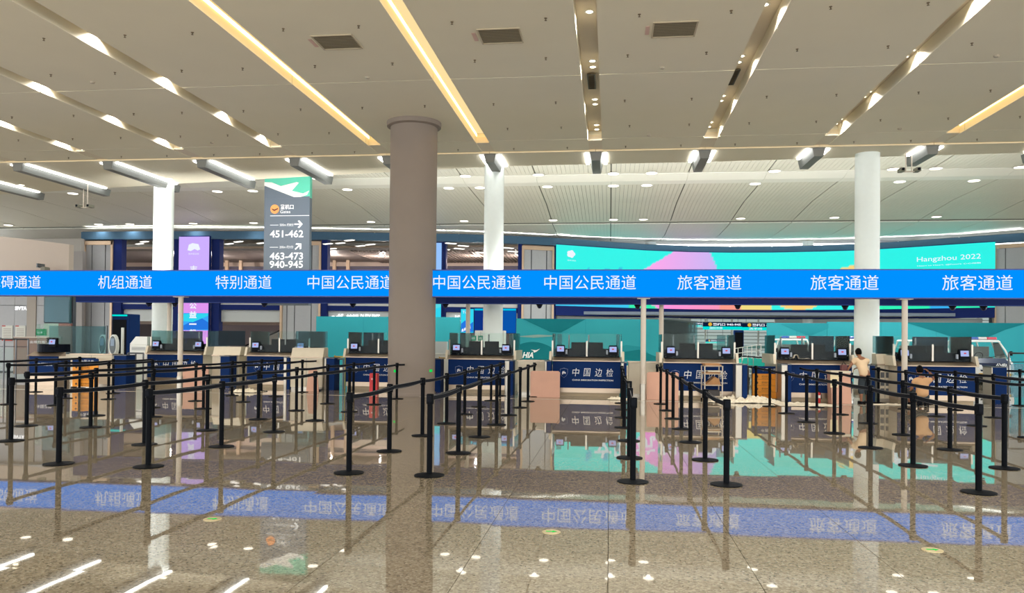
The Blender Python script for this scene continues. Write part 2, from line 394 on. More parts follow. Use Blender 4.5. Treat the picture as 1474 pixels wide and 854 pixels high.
# ------------------------------------------------------------------ far hall roof: slats in bays
roof = MB().box(-60, 60, 26, 62, 10.6, 10.9).build('ceiling', ROOFM); tag(roof, kind='structure')
PROF = [(24.5, 9.55), (30, 9.42), (36.2, 9.18)]
PR2 = [(37.9, 9.02), (42.5, 8.92), (47.0, 8.58)]
PR3 = [(47.2, 8.5), (52, 8.42), (57.5, 8.72)]
BAY = 3.45
def slatbay(x0, x1, prof, mat, pitch=.2, gap=.012, name='roof_panel'):
    b = MB(); x = x0+.02
    while x < x1-.03:
        xe = min(x+pitch, x1-.02)
        for (ya, za), (yb, zb) in zip(prof, prof[1:]):
            b.add([(x+gap/2, ya, za), (xe-gap/2, ya, za), (xe-gap/2, yb, zb), (x+gap/2, yb, zb), (x+gap/2, ya, za+.04), (xe-gap/2, ya, za+.04), (xe-gap/2, yb, zb+.04), (x+gap/2, yb, zb+.04)],
                [(0,3,2,1),(0,1,5,4),(3,0,4,7),(1,2,6,5),(2,3,7,6)])
        x = xe
    o = b.build(name, mat, roof); o['kind'] = 'stuff'
k = -13
for k in range(-14, 11):
    x0 = k*BAY; 
    slatbay(x0, x0+BAY, PROF, ROOFM)
    for pr in (PROF, PR2, PR3):
        MB().prism([(y, z+.06) for y, z in pr]+[(y, z+.12) for y, z in reversed(pr)], x0, x0+BAY, 'x').build('roof_backing', P('roof_backing_grey', (120, 122, 112), .7), roof)  # backing added above the slats to stop outside light leaking through gaps
    slatbay(x0, x0+BAY, PR2, ROOFM)
    slatbay(x0, x0+BAY, PR3, ROOFW, gap=.006)
    MB().prism([(36.25, 9.16), (37.05, 9.0), (37.85, 9.0), (37.85, 9.2), (36.25, 9.3)], x0, x0+BAY-.01, 'x').build('roof_band', ROOFW, roof)
MB().box(-50, 50, 57.5, 57.7, 8.55, 8.9).build('roof_edge', WHITE, roof)
MB().box(-50, 50, 24.4, 24.6, 7.9, 10.6).build('upstand', ROOFM, roof)
proto = empty('hall_downlight', (0, 0, 0))
MB().lathe([(.24, 0), (.3, -.008), (.31, 0)], 20).build('trim_ring', WHITE, proto); MB().cyl(0, 0, -.012, -.002, .24, n=20).build('lens', LAMPW, proto)
k = 0
rows = ((46.3, 8.62, 321, (12, 142, 187, 278, 365, 534, 668, 796, 883, 926, 1066, 1201, 1348), 'lowest row of the far roof'),
        (38.1, 9.0, 268, (45, 105, 313, 364, 500, 646, 691, 788, 883, 931, 1087, 1295, 1402), 'middle row of the far roof'),
        (36.1, 9.16, 253, (457, 670, 775, 883, 938, 1115, 1286, 1347, 1469), 'upper row of the far roof'))
for Y, Z, py, pxs, lab in rows:
    for ki, px in enumerate(pxs):
        p = W(px, py, Y); r = proto if k == 0 else copy_tree(proto); k += 1
        r.location = (p.x, Y, Z); tag(r, 'wide round ceiling downlight, %s from left in the %s' % (ORD[ki], lab), 'light', 'hall downlights, '+lab)
        spot((p.x, Y, Z-.06), HALL_W*((.12 if px < 700 else .8) if Y > 40 else 1), (.97, 1, .96), 2.6, .1)
# more of the same lamps light the hall between the rows (outside the photograph's view)
# cameras on rods
def camera_rods(px, Y, ztop, zb, lab):
    p = W(px, 260, Y); r = empty('ceiling_camera', (p.x, Y, 0))
    MB().cyl(-.09, 0, zb, ztop, .018, n=8).cyl(.09, 0, zb, ztop, .018, n=8).build('rod', SIGNW, r)
    MB().box(-.26, .26, -.03, .03, zb-.03, zb).build('bracket', SIGNW, r)
    for s in (-1, 1):
        c = MB().bev(s*.24-.07, s*.24+.07, -.2, .12, zb-.03, zb+.09).build('camera', P('camera_grey', (120, 118, 104), .5), r)
        MB().cyl(s*.24, zb+.03, -.22, -.2, .045, n=12, ax='y').build('lens', BLACK, c)
    tag(r, lab, 'camera')
camera_rods(123.5, 29.2, HC, 6.72, 'pair of cameras on two thin rods above the blue sign, far left')
camera_rods(1308, 26.6, HC, 7.1, 'pair of cameras on two thin rods right of the right white column')

# ------------------------------------------------------------------ columns
c = MB().lathe([(.66, 0), (.66, 7.62)], 64).build('column', COLM, None, (-5.55, 21.85, 0), True)
tag(c, 'thick beige round column in front of the booths', 'column')
MB().lathe([(.67, 7.55), (.76, 7.58), (.77, 7.66), (.77, 7.7), (.62, 7.7)], 64).build('collar', COLM, c, None, True)
MB().lathe([(.664, 0), (.668, .01), (.668, .1), (.663, .11)], 64).build('base_ring', COLM, c, None, True)
for a, zz in ((-2.03, .70), (-.40, .71)):
    MB().box(-.06, .06, -.012, .0, -.035, .035).build('exit_marker', P('green_exit', (30, 225, 90), emis=.9), c).matrix_local = Matrix.Rotation(a+pi/2, 4, 'Z') @ Matrix.Translation((0, -.665, zz))
for (x, y, r_, lab) in ((-17.62, 29.45, .38, 'slim white round column at the left beyond the booths'), (-4.08, 27.5, .345, 'slim white round column just right of the beige column'), (8.2, 26.7, .375, 'slim white round column on the right beyond the booths')):
    c = MB().lathe([(r_, 0), (r_, HC)], 40).build('column', COLW, None, (x, y, 0), True); tag(c, lab, 'column')
    MB().lathe([(r_+.004, 0), (r_+.012, .01), (r_+.012, .15), (r_+.003, .16)], 40).build('base_ring', STEEL, c, None, True)
for px, lab in ((937, 'left'), (1163, 'middle'), (1314, 'right')):
    p = W(px, 345, 57); c = MB().lathe([(.36, 0), (.36, 8.62)], 28).build('column', COLW, None, (p.x, 57, 0), True); tag(c, 'top of a distant white column behind the big screen, %s one' % lab, 'column')

# ------------------------------------------------------------------ back wall
FR = [(-36, 46.8), (-33.5, 46.8), (-27.8, 46.8), (-20.6, 47.2), (-14.7, 48.2), (-9.5, 49.05), (-5.9, 50.2), (-3.67, 51.2), (-.88, 53.0), (2.42, 55.0), (5.35, 56.1), (8.24, 56.6), (11.08, 56.6), (14.27, 56.1), (16.6, 55.4), (18.6, 54.2), (21.5, 52.2), (24.34, 50.3), (29, 47.4)]
def rail(pts, z0, z1, t0, t1):
    b = MB()
    for (a, c), (d, e) in zip(pts, pts[1:]):
        b.add([(a,c+t0,z0),(d,e+t0,z0),(d,e+t1,z0),(a,c+t1,z0),(a,c+t0,z1),(d,e+t0,z1),(d,e+t1,z1),(a,c+t1,z1)],
            [(0,3,2,1),(4,5,6,7),(0,1,5,4),(2,3,7,6)]+([(3,0,4,7)] if (a, c) == pts[0] else [])+([(1,2,6,5)] if (d, e) == pts[-1] else []))
    return b
def frY(x):
    for (a, b), (c, d) in zip(FR, FR[1:]):
        if x <= c: return b+(d-b)*(x-a)/(c-a)
    return FR[-1][1]
def frAt(px):
    x = -10
    for _ in range(12): x = W(px, 400, frY(x)).x
    return x
wb = rail(FR[1:], 7.72, 8.2, -.15, .35).build('wall_back', FRAME); tag(wb, kind='structure')
def wallpiece(name, px0, px1, z0, z1, mat, dy=0, th=.3, parent=None):
    a, b = frAt(px0), frAt(px1)
    return rail([(a, frY(a)), (b, frY(b))], z0, z1, dy, dy+th).build(name, mat, parent or wb)
SEAM = GREYD
def pylon(px0, px1, seams, trimL=True, trimR=True, z1=7.62):
    r = wallpiece('pylon', px0, px1, 0, z1, GREYD, .12, .5)
    cuts = [px0]+list(seams)+[px1]
    for a, b in zip(cuts, cuts[1:]): wallpiece('panel', a+.7, b-.7, .1, z1-.2, GREYP, .06, .07, r)
    if trimL: wallpiece('trim', px0-.3, px0+2.6, 0, z1, BRONZE, -.1, .2, r)
    if trimR: wallpiece('trim', px1-2.6, px1+.3, 0, z1, BRONZE, -.1, .2, r)
    wallpiece('trim', px0, px1, z1-.24, z1, BRONZE, -.1, .2, r)
pylon(120, 162.5, (131, 150.5)); pylon(404.5, 462, (413, 424, 448)); pylon(751.5, 797.5, (764.5, 786.5)); pylon(1430.5, 1482, (1448,)); pylon(1484, 1530, (1500,))
for a, b in ((163, 175), (250, 258.5), (304.5, 316), (462.5, 471), (637.5, 641.5), (745.5, 751), (797.8, 800)): wallpiece('jamb', a, b, 0, 7.75, NAVYD, -.02, .5)
# lower navy band and grey fascia of the shops
for a, b in ((175, 250), (316, 404), (471, 610), (641, 745)):
    wallpiece('navy_band', a, b, 3.3, 3.62, NAVYD, .1, .2); wallpiece('fascia', a, b, 2.55, 3.28, P('pale_grey_fascia', (196, 200, 200), .5), .3, .2)
    wallpiece('soffit', a, b, 3.62, 3.9, P('pale_soffit', (206, 204, 200), .5), .2, .9)
wallpiece('navy_band', 100, 119, 3.2, 3.62, NAVYD, .1, .2)
# hidden cove added on top of the wall frame to brighten the lowest roof slope
for (a, c), (d, e) in zip(FR[1:], FR[2:]):
    L = hypot(d-a, e-c); f = MB().box(-L/2+.05, L/2-.05, -.1, .1, 8.2, 8.23).build('added_cove_fitting', STEELD, wb); f.location = ((a+d)/2, (c+e)/2, 0); f.rotation_euler = (0, 0, atan2(e-c, d-a))
    l = bpy.data.lights.new('added_cove_lamp', 'AREA'); l.shape = 'RECTANGLE'; l.size = L*.95; l.size_y = .1; l.energy = FRAME_W*L; l.spread = radians(100); l.color = (.98, 1, .96)
    o = bpy.data.objects.new('added_cove_lamp', l); COL.objects.link(o); o.location = ((a+d)/2, (c+e)/2, 8.25)
    o.rotation_euler = (Matrix.Rotation(atan2(e-c, d-a), 3, 'Z') @ Matrix.Rotation(radians(180+(36 if c > 51 else -34)), 3, 'X')).to_euler()
# LED wall
LZ0, LZ1 = 3.82, 7.78
xa, xb = frAt(800.5), frAt(1430)
N = 220
pts = [];
for i in range(N+1):
    x = xa+(xb-xa)*i/N; pts.append((x, frY(x)-.22))
led = MB(); uv = []
M_ = 30
for i in range(N+1):
    for j in range(M_+1): led.v.append((pts[i][0], pts[i][1], LZ0+(LZ1-LZ0)*j/M_))
for i in range(N):
    for j in range(M_):
        a = i*(M_+1)+j; led.f.append((a, a+M_+1, a+M_+2, a+1))
def ledcol(px, py):
    """flat artwork of the screen, addressed in picture-like units along and up the screen"""
    def inpoly(p):
        r = False; n = len(p)
        for i in range(n):
            (x1, y1), (x2, y2) = p[i], p[(i+1) % n]
            if (y1 > py) != (y2 > py) and px < (x2-x1)*(py-y1)/(y2-y1)+x1: r = not r
        return r
    c = (0, 240, 228)
    if py > 432 and px < 907: c = (20, 190, 236)
    if py > 436 and 905 < px < 952: c = (0, 232, 170)
    if inpoly([(974, 360), (1020, 360), (1060, 450), (950, 450), (905, 401)]):
        t = min(1, max(0, (px-930)/120)); u = min(1, max(0, (py-400)/45)); c = (255-70*t*(1-u), 160-0*t+20*t*(1-u)-20*u, 232-60*u*t+10*t*(1-u))
    if py > 425 and 1035 <= px < 1066: c = (255, 150, 132)
    if py > 420 and 1066 <= px < 1110: c = (236, 214, 120)
    if (px-1150)**2/32**2+(py-430)**2/17**2 < 1: c = (252, 205, 110)
    if (px-1228)**2/30**2+(py-405)**2/22**2 < 1: c = (246, 212, 120)
    if py > 432 and 1240 < px < 1420 and not (1340 < px < 1370): c = (0, 238, 180)
    if py > 436 and 1340 <= px <= 1370: c = (20, 170, 240)
    if 826 < px < 900 and 386 < py < 440 and (int(px) % 3 == 0) and (int(py*1.3) % 2 == 0): c = (20, 190, 225)
    return c
me_o = led.build('led_panel', P('x', (0,0,0)), None)
me = me_o.data
att = me.color_attributes.new('art', 'FLOAT_COLOR', 'POINT')
for i, v in enumerate(me.vertices):
    q = PX(v.co.x, v.co.y, v.co.z); att.data[i].color = (*lin(ledcol(*q)), 1)
m = bpy.data.materials.new('led_artwork'); m.use_nodes = True; b = m.node_tree.nodes['Principled BSDF']
an = m.node_tree.nodes.new('ShaderNodeAttribute'); an.attribute_name = 'art'
b.inputs['Base Color'].default_value = (.01, .01, .01, 1); m.node_tree.links.new(an.outputs['Color'], b.inputs['Emission Color']); b.inputs['Emission Strength'].default_value = 1.0
me.materials.clear(); me.materials.append(m)
bigscreen = empty('video_wall', ((xa+xb)/2, 54, 0)); me_o.parent = bigscreen; me_o.location = (-(xa+xb)/2, -54, 0)
tag(bigscreen, 'huge curved turquoise and pink video wall reading Hangzhou 2022', 'screen')
hs = rail([(x, y+.04) for x, y in pts[::2]], LZ0-.1, LZ1+.05, 0, .25).build('housing', NAVYD, bigscreen); hs.location = me_o.location
hs = rail([(x, y+.05) for x, y in pts[::2]], 3.2, LZ0-.1, 0, .25).build('lower_housing', NAVYD, bigscreen); hs.location = me_o.location
def screen_text(s, px0, px1, z0, z1, weight=.0, mat=WTXTE):
    vs, fs, asp = text_mesh(s, weight); x0 = frAt(px0); x1 = frAt(px1)
    b = MB(); b.add([(x0+(x1-x0)*u, frY(x0+(x1-x0)*u)-.26, z0+(z1-z0)*v) for u, v in vs], fs)
    o = b.build('lettering', mat, bigscreen); o.location = me_o.location
for s, a, b in (('文', 857, 883), ('明', 886, 911), ('杭', 917, 945), ('州', 950, 975), ('我', 981, 1006), ('参', 1010, 1035), ('与', 1042, 1064), ('亚', 1120, 1160), ('运', 1167, 1197), ('有', 1203, 1232), ('你', 1248, 1270), ('参', 1279, 1309), ('与', 1320, 1349)):
    zt = 6.22 if a < 1100 else 6.1
    if a > 1270: zt = 6.35
    screen_text(s, a, b, zt-1.35, zt, .03)
screen_text('Hangzhou 2022', 1317.5, 1409, 6.72, 7.12)
screen_text('Heart to Heart, @Future 心心相融', 1318, 1409, 6.5, 6.6)
screen_text('杭州 2022', 817, 829, 6.75, 6.85)
def screen_shape(pts_, mat=WTXTE):
    x0 = [frAt(p[0]) for p in pts_]; b = MB(); b.add([(x, frY(x)-.25, p[1]) for x, p in zip(x0, pts_)], [tuple(range(len(pts_)))])
    o = b.build('emblem', mat, bigscreen); o.location = me_o.location
for a0 in range(5):
    a = 2*pi*a0/5; screen_shape([(822+3.2*cos(a)+3*cos(t), 7.22+.13*sin(a)+.13*sin(t)) for t in [2*pi*i/10 for i in range(10)]])
# fascia with shop lettering under the video wall
wallpiece('fascia', 800, 998, 2.2, 3.2, P('pale_grey_fascia', (196, 200, 200), .5), 1.4, .2)
wallpiece('fascia', 1122, 1430, 2.2, 3.2, P('pale_grey_fascia', (196, 200, 200), .5), 1.4, .2)
wallpiece('opening_soffit', 800, 1430, 3.3, 3.5, P('slatted_soffit', (120, 132, 150), .5), 1.0, 6)
LETE = P('white_shop_letter', (255, 255, 255), emis=1.6)
def wall_text(s, px0, px1, z0, z1, dy, mat=LETE, weight=.03, nm='shop_lettering', par=None):
    vs, fs, asp = text_mesh(s, weight); x0 = frAt(px0); x1 = frAt(px1)
    b = MB(); b.add([(x0+(x1-x0)*u, frY(x0+(x1-x0)*u)+dy, z0+(z1-z0)*v) for u, v in vs], fs); return b.build(nm, mat, par or wb)
for segs in ((('cdf.', 827, 841), ('中免集团', 844, 857), ('DUTY FREE', 859, 879), ('免税', 885, 894)),
             (('cdf.', 1142, 1151), ('中免集团', 1153, 1161), ('DUTY FREE', 1162, 1178), ('免税', 1181, 1190)),
             (('cdf.', 1292, 1309), ('中免集团', 1314, 1332), ('DUTY FREE', 1336, 1365), ('免税', 1374, 1389))):
    for s, a, b in segs: wall_text(s, a, b, 2.86, 3.12, 1.3)
for s, a, b in (('cdf.', 475, 495), ('中免集团', 498, 515), ('DUTY FREE', 518, 546), ('cdf.', 645, 663)): wall_text(s, a, b, 2.72, 3.1, .2)
# vertical screens
def vscreen(px0, px1, z0, z1, lab, art, texts):
    a, b = frAt(px0), frAt(px1); r = empty('advert_screen', ((a+b)/2, frY((a+b)/2)-.2, 0)); w_ = (b-a)/2
    MB().box(-w_-.06, w_+.06, .0, .18, z0-.06, z1+.06).build('housing', NAVYD, r)
    for name, x0, x1, c0, c1, col in art: MB().box(-w_+2*w_*x0, -w_+2*w_*x1, -.02, .0, z0+(z1-z0)*c0, z0+(z1-z0)*c1).build(name, col, r)
    return r, w_
VIO = P('violet_led', (206, 176, 255), emis=1.0); PIN = P('orchid_led', (224, 150, 240), emis=1.0); AZU = P('azure_led', (60, 170, 250), emis=1.0); AZL = P('pale_azure_led', (130, 200, 250), emis=1.0); CYL = P('cyan_led', (50, 215, 240), emis=1.0)
r, w_ = vscreen(259, 303.5, .95, 7.85, '', [('led_panel', 0, 1, .44, 1, VIO), ('led_panel', 0, 1, .307, .44, PIN), ('led_panel', 0, 1, .15, .307, AZU), ('led_panel', 0, 1, 0, .15, PIN)], [])
tag(r, 'tall violet and blue advert screen beside the left white column', 'screen')
flat('wave', [(-w_, 2.1), (-w_*.2, 2.5), (w_*.5, 2.8), (w_, 2.5), (w_, 2.05), (0, 2.02), (-w_, 2.0)], -.022, P('deep_azure_led', (40, 120, 225), emis=1.0), r)
flat('wave', [(-w_, 2.6), (0, 2.5), (w_, 2.9), (w_, 3.05), (-w_, 3.0)], -.024, CYL, r)
for i, s in enumerate('志愿亚运公益一起来'): text(s, -.24, .24, 5.6-i*.57+(.15 if s == '一' else 0), 6.04-i*.57-(.2 if s == '一' else 0), -.03, WTXTE, r, weight=.03)
flat('emblem', [(-.42, 7.0), (-.34, 7.35), (-.1, 7.45), (.3, 7.38), (.42, 7.05), (.25, 6.98), (.05, 7.08), (-.2, 6.95)], -.026, WTXTE, r)
text('杭州亚运会', -.35, .35, 6.72, 6.84, -.03, WTXTE, r)
text('志愿服务 温暖杭城', -w_+.12, -w_+.2, 1.2, 3.6, -.03, WTXTE, r)
r, w_ = vscreen(590, 637, 2.9, 7.6, '', [('led_panel', 0, 1, .62, 1, P('sky_led', (150, 196, 252), emis=1.0)), ('led_panel', 0, 1, .3, .62, AZL), ('led_panel', 0, 1, 0, .3, P('aqua_led', (90, 220, 232), emis=1.0))], [])
tag(r, 'pale blue vertical advert screen directly right of the beige column', 'screen')
for z, rr in ((5.9, .4), (5.4, .35), (6.5, .1)): flat('emblem', [(.15+rr*cos(t)*1.1, z+rr*.5*sin(t)) for t in [pi*i/10 for i in range(11)]], -.03, WTXTE, r)
flat('hill', [(-w_, 3.3), (-w_*.3, 3.7), (w_*.3, 3.35), (w_, 3.6), (w_, 2.95), (-w_, 2.95)], -.03, CYL, r)
# rooms behind the left openings: upper ceiling with light bars, pale fascias, back wall
room = empty('wall_left', (-20, 58, 0)); tag(room, kind='structure')
def bx(name, x0, x1, y0, y1, z0, z1, mat, par=room):
    pl = par.location; return MB().box(x0-pl.x, x1-pl.x, y0-pl.y, y1-pl.y, z0-pl.z, z1-pl.z).build(name, mat, par)
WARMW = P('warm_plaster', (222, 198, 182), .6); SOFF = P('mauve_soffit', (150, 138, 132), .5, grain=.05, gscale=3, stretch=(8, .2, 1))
bx('back_panel', -42, -4.2, 60, 60.3, 0, 9, WARMW)
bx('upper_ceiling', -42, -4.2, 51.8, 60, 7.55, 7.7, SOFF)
bx('beige_band', -42, -4.2, 58.2, 58.6, 6.15, 6.8, WARMW); bx('dark_band', -42, -4.2, 58.1, 58.6, 6.8, 7.05, P('dark_band', (70, 62, 80), .5)); bx('navy_strip', -42, -4.2, 58.1, 58.5, 5.5, 6.1, NAVYD)
bx('floor_slab', -42, -4.2, 52.4, 60, 3.7, 4.0, P('slab_edge', (180, 180, 182), .5))
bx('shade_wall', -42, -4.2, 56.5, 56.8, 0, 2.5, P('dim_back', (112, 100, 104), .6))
for i, px in enumerate((120, 204, 228, 345, 395, 420)): 
    x = frAt(px); bx('mullion', x-.12, x+.12, 57.9, 58.1, 4, 7.5, BRONZE)
for i in range(46): # slats of the upper ceiling
    x = frAt(470)+i*.26
    if x < -4.4: bx('ceiling_slat', x, x+.13, 51.9, 59.8, 7.44, 7.54, P('ceiling_slat', (168, 150, 140), .5))
barlab = 0
for bi, (px, py) in enumerate(((201, 351), (208, 348), (330, 351), (343, 348), (376, 350), (472, 351), (478, 358), (490, 350), (503, 346), (519, 354), (533, 352), (640, 359), (649, 350.5), (661, 358), (667, 354), (692, 363.5), (732, 357), (738, 362))):
    zc = 7.53 if px < 470 else 7.42
    d = RM @ Vector(((px-CX)/FPX, -(py-CY)/FPX, -1)); t = (zc-EYE)/d.z
    r = empty('bar_light', (d.x*t, d.y*t, zc)); MB().box(-.34, .34, -.1, .1, -.03, .0).build('led_tube', P('soft_led_tube', (255, 250, 240), emis=2.2), r); MB().box(-.38, .38, -.13, .13, 0, .02).build('housing', WHITE, r)
    r.rotation_euler = (0, 0, radians(-30 if px < 600 else 40)); tag(r, 'short white bar light inside the upper openings, %s from the left' % ORD[bi], 'light', 'bar lights inside the upper openings')
# fill lamps added inside the openings to brighten the rooms
for px, z, pw in ((150, 7.0, 300), (215, 7.0, 420), (335, 7.0, 420), (420, 7.0, 300), (505, 7.0, 420), (570, 7.0, 300), (665, 7.0, 420), (735, 7.0, 300), (215, 3.2, 160), (350, 3.2, 160), (390, 3.2, 120), (520, 3.2, 160), (690, 3.2, 160)):
    l = bpy.data.lights.new('opening_fill_lamp', 'POINT'); l.energy = pw*.42; l.color = (1, .92, .86); l.shadow_soft_size = .03
    o = bpy.data.objects.new('opening_fill_lamp', l); o.location = (frAt(px), 54.8 if z > 5 else 53.4, z); COL.objects.link(o)
for x in (frAt(215), frAt(335), frAt(372), frAt(520)): spot((x, 54.5, 3.5), 120, (1, .85, .65), 2.2, .2)
# escalator seen in the opening behind the second pylon
esc = empty('escalator', (frAt(385), 52.5, 0))
MB().prism([(-4, 0), (-3.4, 0), (2.4, 3.1), (3.6, 3.1), (3.6, 3.6), (2.2, 3.6), (-4, .9)], 0, .12).prism([(-4, 0), (-3.4, 0), (2.4, 3.1), (3.6, 3.1), (3.6, 3.6), (2.2, 3.6), (-4, .9)], 1.3, 1.42).build('balustrade', P('escalator_tan', (176, 160, 150), .4), esc)
MB().tube([(-4, .06, .98), (2.2, .06, 3.68), (3.6, .06, 3.68)], .05).tube([(-4, 1.36, .98), (2.2, 1.36, 3.68), (3.6, 1.36, 3.68)], .05).build('handrail', BLACK, esc)
st = MB()
for i in range(18): st.box(-3.6+i*.33, -3.27+i*.33, .14, 1.28, i*.175-.1, .08+i*.175)
st.build('step', STEELD, esc); tag(esc, 'escalator rising inside the opening left of the second grey pylon', 'escalator')
# side wall far left, upper grey wall
wl = MB().box(-50, -33.3, 46.4, 46.8, 0, 7.75).build('wall_left', P('grey_wall', (166, 160, 154), .6)); tag(wl, kind='structure')
a = W(101, 350, 46).x; b = W(119.5, 350, 46).x
MB().box(a, b, 46.0, 46.3, 0, 6.9).build('panel', P('mid_grey_wall', (150, 144, 142), .55), wl)
MB().box(-50, 0, 60.3, 60.6, 0, 8.8).build('back_screen', P('grey_wall', (166, 160, 154), .6), wl)
# distant concourse seen under the video wall
wf = empty('wall_far', (9, 76, 0)); tag(wf, kind='structure')
bx('glazed_wall', -10, 45, 76, 76.3, 0, 9, P('distant_glazing', (190, 205, 200), emis=.75), wf)  # glow put into the glazing colour to brighten the opening
for i in range(14): bx('transom', -10, 45, 75.8, 75.95, .5+i*.32, .56+i*.32, P('transom_grey', (150, 160, 158), .5), wf)
for i in range(20): x = -8+i*2.4; bx('mullion', x, x+.14, 75.7, 75.9, 0, 5, WHITE, wf)
bx('distant_floor_edge', -10, 45, 74.5, 75.5, 1.0, 1.25, P('teal_edge', (110, 160, 155), .5), wf)
bx('distant_ceiling', -10, 45, 61.4, 76, 4.3, 4.5, P('pale_ceiling', (205, 212, 210), .5), wf)
for i in range(8):
    spot((4+i*1.7-2, 66+(i % 3)*3, 4.2), 500, (1, .98, .95), 2.4, .3)

# ------------------------------------------------------------------ hoardings with painted hills
TEAL = P('teal_print', (50, 152, 164), .6, spec=.1, grain=.03, gscale=.5); TEAL2 = P('deep_teal_print', (18, 112, 122), .6, spec=.1, grain=.05, gscale=1); TEAL3 = P('mid_teal_print', (38, 136, 148), .6, spec=.1); TEAL4 = P('pale_print', (120, 180, 178), .5)
def hoarding(px0, px1, y0, y1, Y, lab, ztop, zb=.0):
    a = W(px0, 480, Y).x; b = W(px1, 480, Y).x; r = empty('hoarding', ((a+b)/2, Y, 0)); w_ = (b-a)/2
    MB().box(-w_, w_, 0, .12, zb, ztop).build('board', TEAL, r)
    n = max(2, int(2*w_/2.4))
    for i in range(1, n): MB().box(-w_+2*w_*i/n-.01, -w_+2*w_*i/n+.01, -.004, .0, zb+.1, ztop).build('board_joint', TEAL3, r)
    for i in range(n): MB().box(-w_+2*w_*(i+.5)/n-.2, -w_+2*w_*(i+.5)/n+.2, .12, .9, 0, .1).build('foot', STEELD, r)
    MB().box(-w_, w_, -.05, .15, 0, .12).build('skirt', WHITE, r)
    tag(r, lab, 'hoarding'); return r, w_
r, w_ = hoarding(455, 662, 0, 0, 40, 'plain teal hoarding behind the beige column', 2.72)
r, w_ = hoarding(739, 949, 0, 0, 38, 'teal hoarding with painted green hills and a white gull emblem', 2.62, .35)
flat('painted_hill', [(-w_, .4)]+[(-w_+1.55*2*i/20, .45+1.05*sin(pi*(.28+.72*i/20))**1.2) for i in range(21)]+[(-w_+3.1, .4)], -.002, TEAL2, r)
flat('painted_hill', [(-w_+2.6, .4), (-w_+3.6, .75), (-w_+4.6, 1.15), (-w_+5.4, 1.4), (-w_+6.2, 1.3), (w_-.4, .9), (w_, .7), (w_, .4)], -.003, TEAL3, r)
flat('painted_hill', [(-w_+3.4, .9), (-w_+4.3, 1.2), (-w_+5.2, 1.05), (-w_+6.0, 1.18), (w_, .8), (w_, .66), (-w_+5, .7)], -.006, TEAL2, r)
flat('painted_ridge', [(-w_+.4, 2.62), (-w_+1.1, 2.3), (-w_+1.8, 1.98), (-w_+2.3, 1.96), (-w_+2.9, 2.3), (-w_+3.5, 2.62)], -.003, TEAL2, r)
flat('painted_cloud', [(-w_+.1, 1.75), (-w_+1.2, 1.85), (-w_+2.2, 1.8), (-w_+1.0, 1.7)], -.004, P('pinkish_print', (128, 160, 156), .5), r)
text('HIA', -w_+.45, -w_+.98, .72, 1.0, -.012, WTXT, r, 'airport_lettering', .03, .3)
flat('gull', [(-w_+.85, 1.12), (-w_+1.12, 1.1), (-w_+1.3, 1.17), (-w_+1.12, 1.02), (-w_+1.0, .98), (-w_+.98, 1.07)], -.01, WTXT, r)
hb = MB().box(-w_-1.2, w_+.4, -.9, -.2, .0, .42).build('ledge', CREAM, r)
r, w_ = hoarding(1104, 1190, 0, 0, 40.5, 'teal hoarding behind the eighth booth beside the bright opening', 2.55)
flat('painted_ridge', [(-.8, 2.5), (.6, 1.9), (1.5, 2.3), (1.5, 2.55)], -.004, TEAL3, r)
r, w_ = hoarding(1190.5, 1510, 0, 0, 40.5, 'long teal hoarding behind the patrol carts on the right', 2.62)
flat('painted_ridge', [(-w_+3.6, 2.62), (-w_+5.0, 2.2), (-w_+6.2, 1.78), (-w_+7.0, 1.75), (-w_+8.2, 2.3), (-w_+9.2, 2.62)], -.004, TEAL2, r)
flat('painted_cloud', [(-w_+3, 1.4), (-w_+5, 1.5), (-w_+7, 1.45), (-w_+5, 1.32)], -.004, TEAL4, r)
# side return of the gull hoarding
a = W(950, 480, 38).x
r = empty('hoarding', (a+.1, 38.2, 0), radians(68)); MB().box(0, 6, 0, .1, 0, 2.62).build('board', TINT, r)
MB().box(0, 6, -.02, .12, 2.62, 2.68).build('top_rail', STEELD, r); tag(r, 'angled glazed screen running back from the gull hoarding', 'hoarding')

# hanging wayfinding boards in the opening
def hang_sign(px0, px1, py0, py1, Y, t1, t2, lab):
    a = W(px0, py0, Y); b = W(px1, py1, Y); r = empty('hanging_sign', ((a.x+b.x)/2, Y, b.z)); w_ = (b.x-a.x)/2; h = a.z-b.z
    MB().box(-w_, w_, 0, .15, h*.42, h).build('board', NAVY, r); MB().box(-w_, w_, -.01, .15, 0, h*.42).build('cyan_strip', P('cyan_sign', (0, 235, 225), emis=.9), r)
    text(t1, -w_+h*1.3, -w_+h*5, h*.52, h*.9, -.012, WTXTE, r, weight=.03); flat('gate_icon', disc_pts(-w_+h*.95, h*.72, h*.25), -.006, P('amber_icon', (250, 196, 70), emis=.8), r)
    text(t2, -w_+h*.9, -w_+h*2.6, h*.08, h*.36, -.02, WTXTE, r)
    for s in (-1, 1): MB().cyl(s*w_*.8, .07, h, 4.4-b.z, .015, n=6).build('rod', STEELD, r)
    tag(r, lab, 'sign')
hang_sign(1012, 1068, 464, 475, 62, '登机口 940-945', '国际中转', 'hanging gate sign reading 940-945 in the bright opening')
hang_sign(1068.5, 1127, 465, 476, 62, '登机口 463-473', '洗手间', 'hanging gate sign reading 463-473 in the bright opening')
hang_sign(992, 1011, 464, 471, 63, '登机口 451-462', '商店', 'partly hidden gate sign at the left of the bright opening')
hang_sign(1016, 1043, 489, 494.5, 70, '登机口 940', '出口', 'small distant hanging gate sign low in the bright opening')

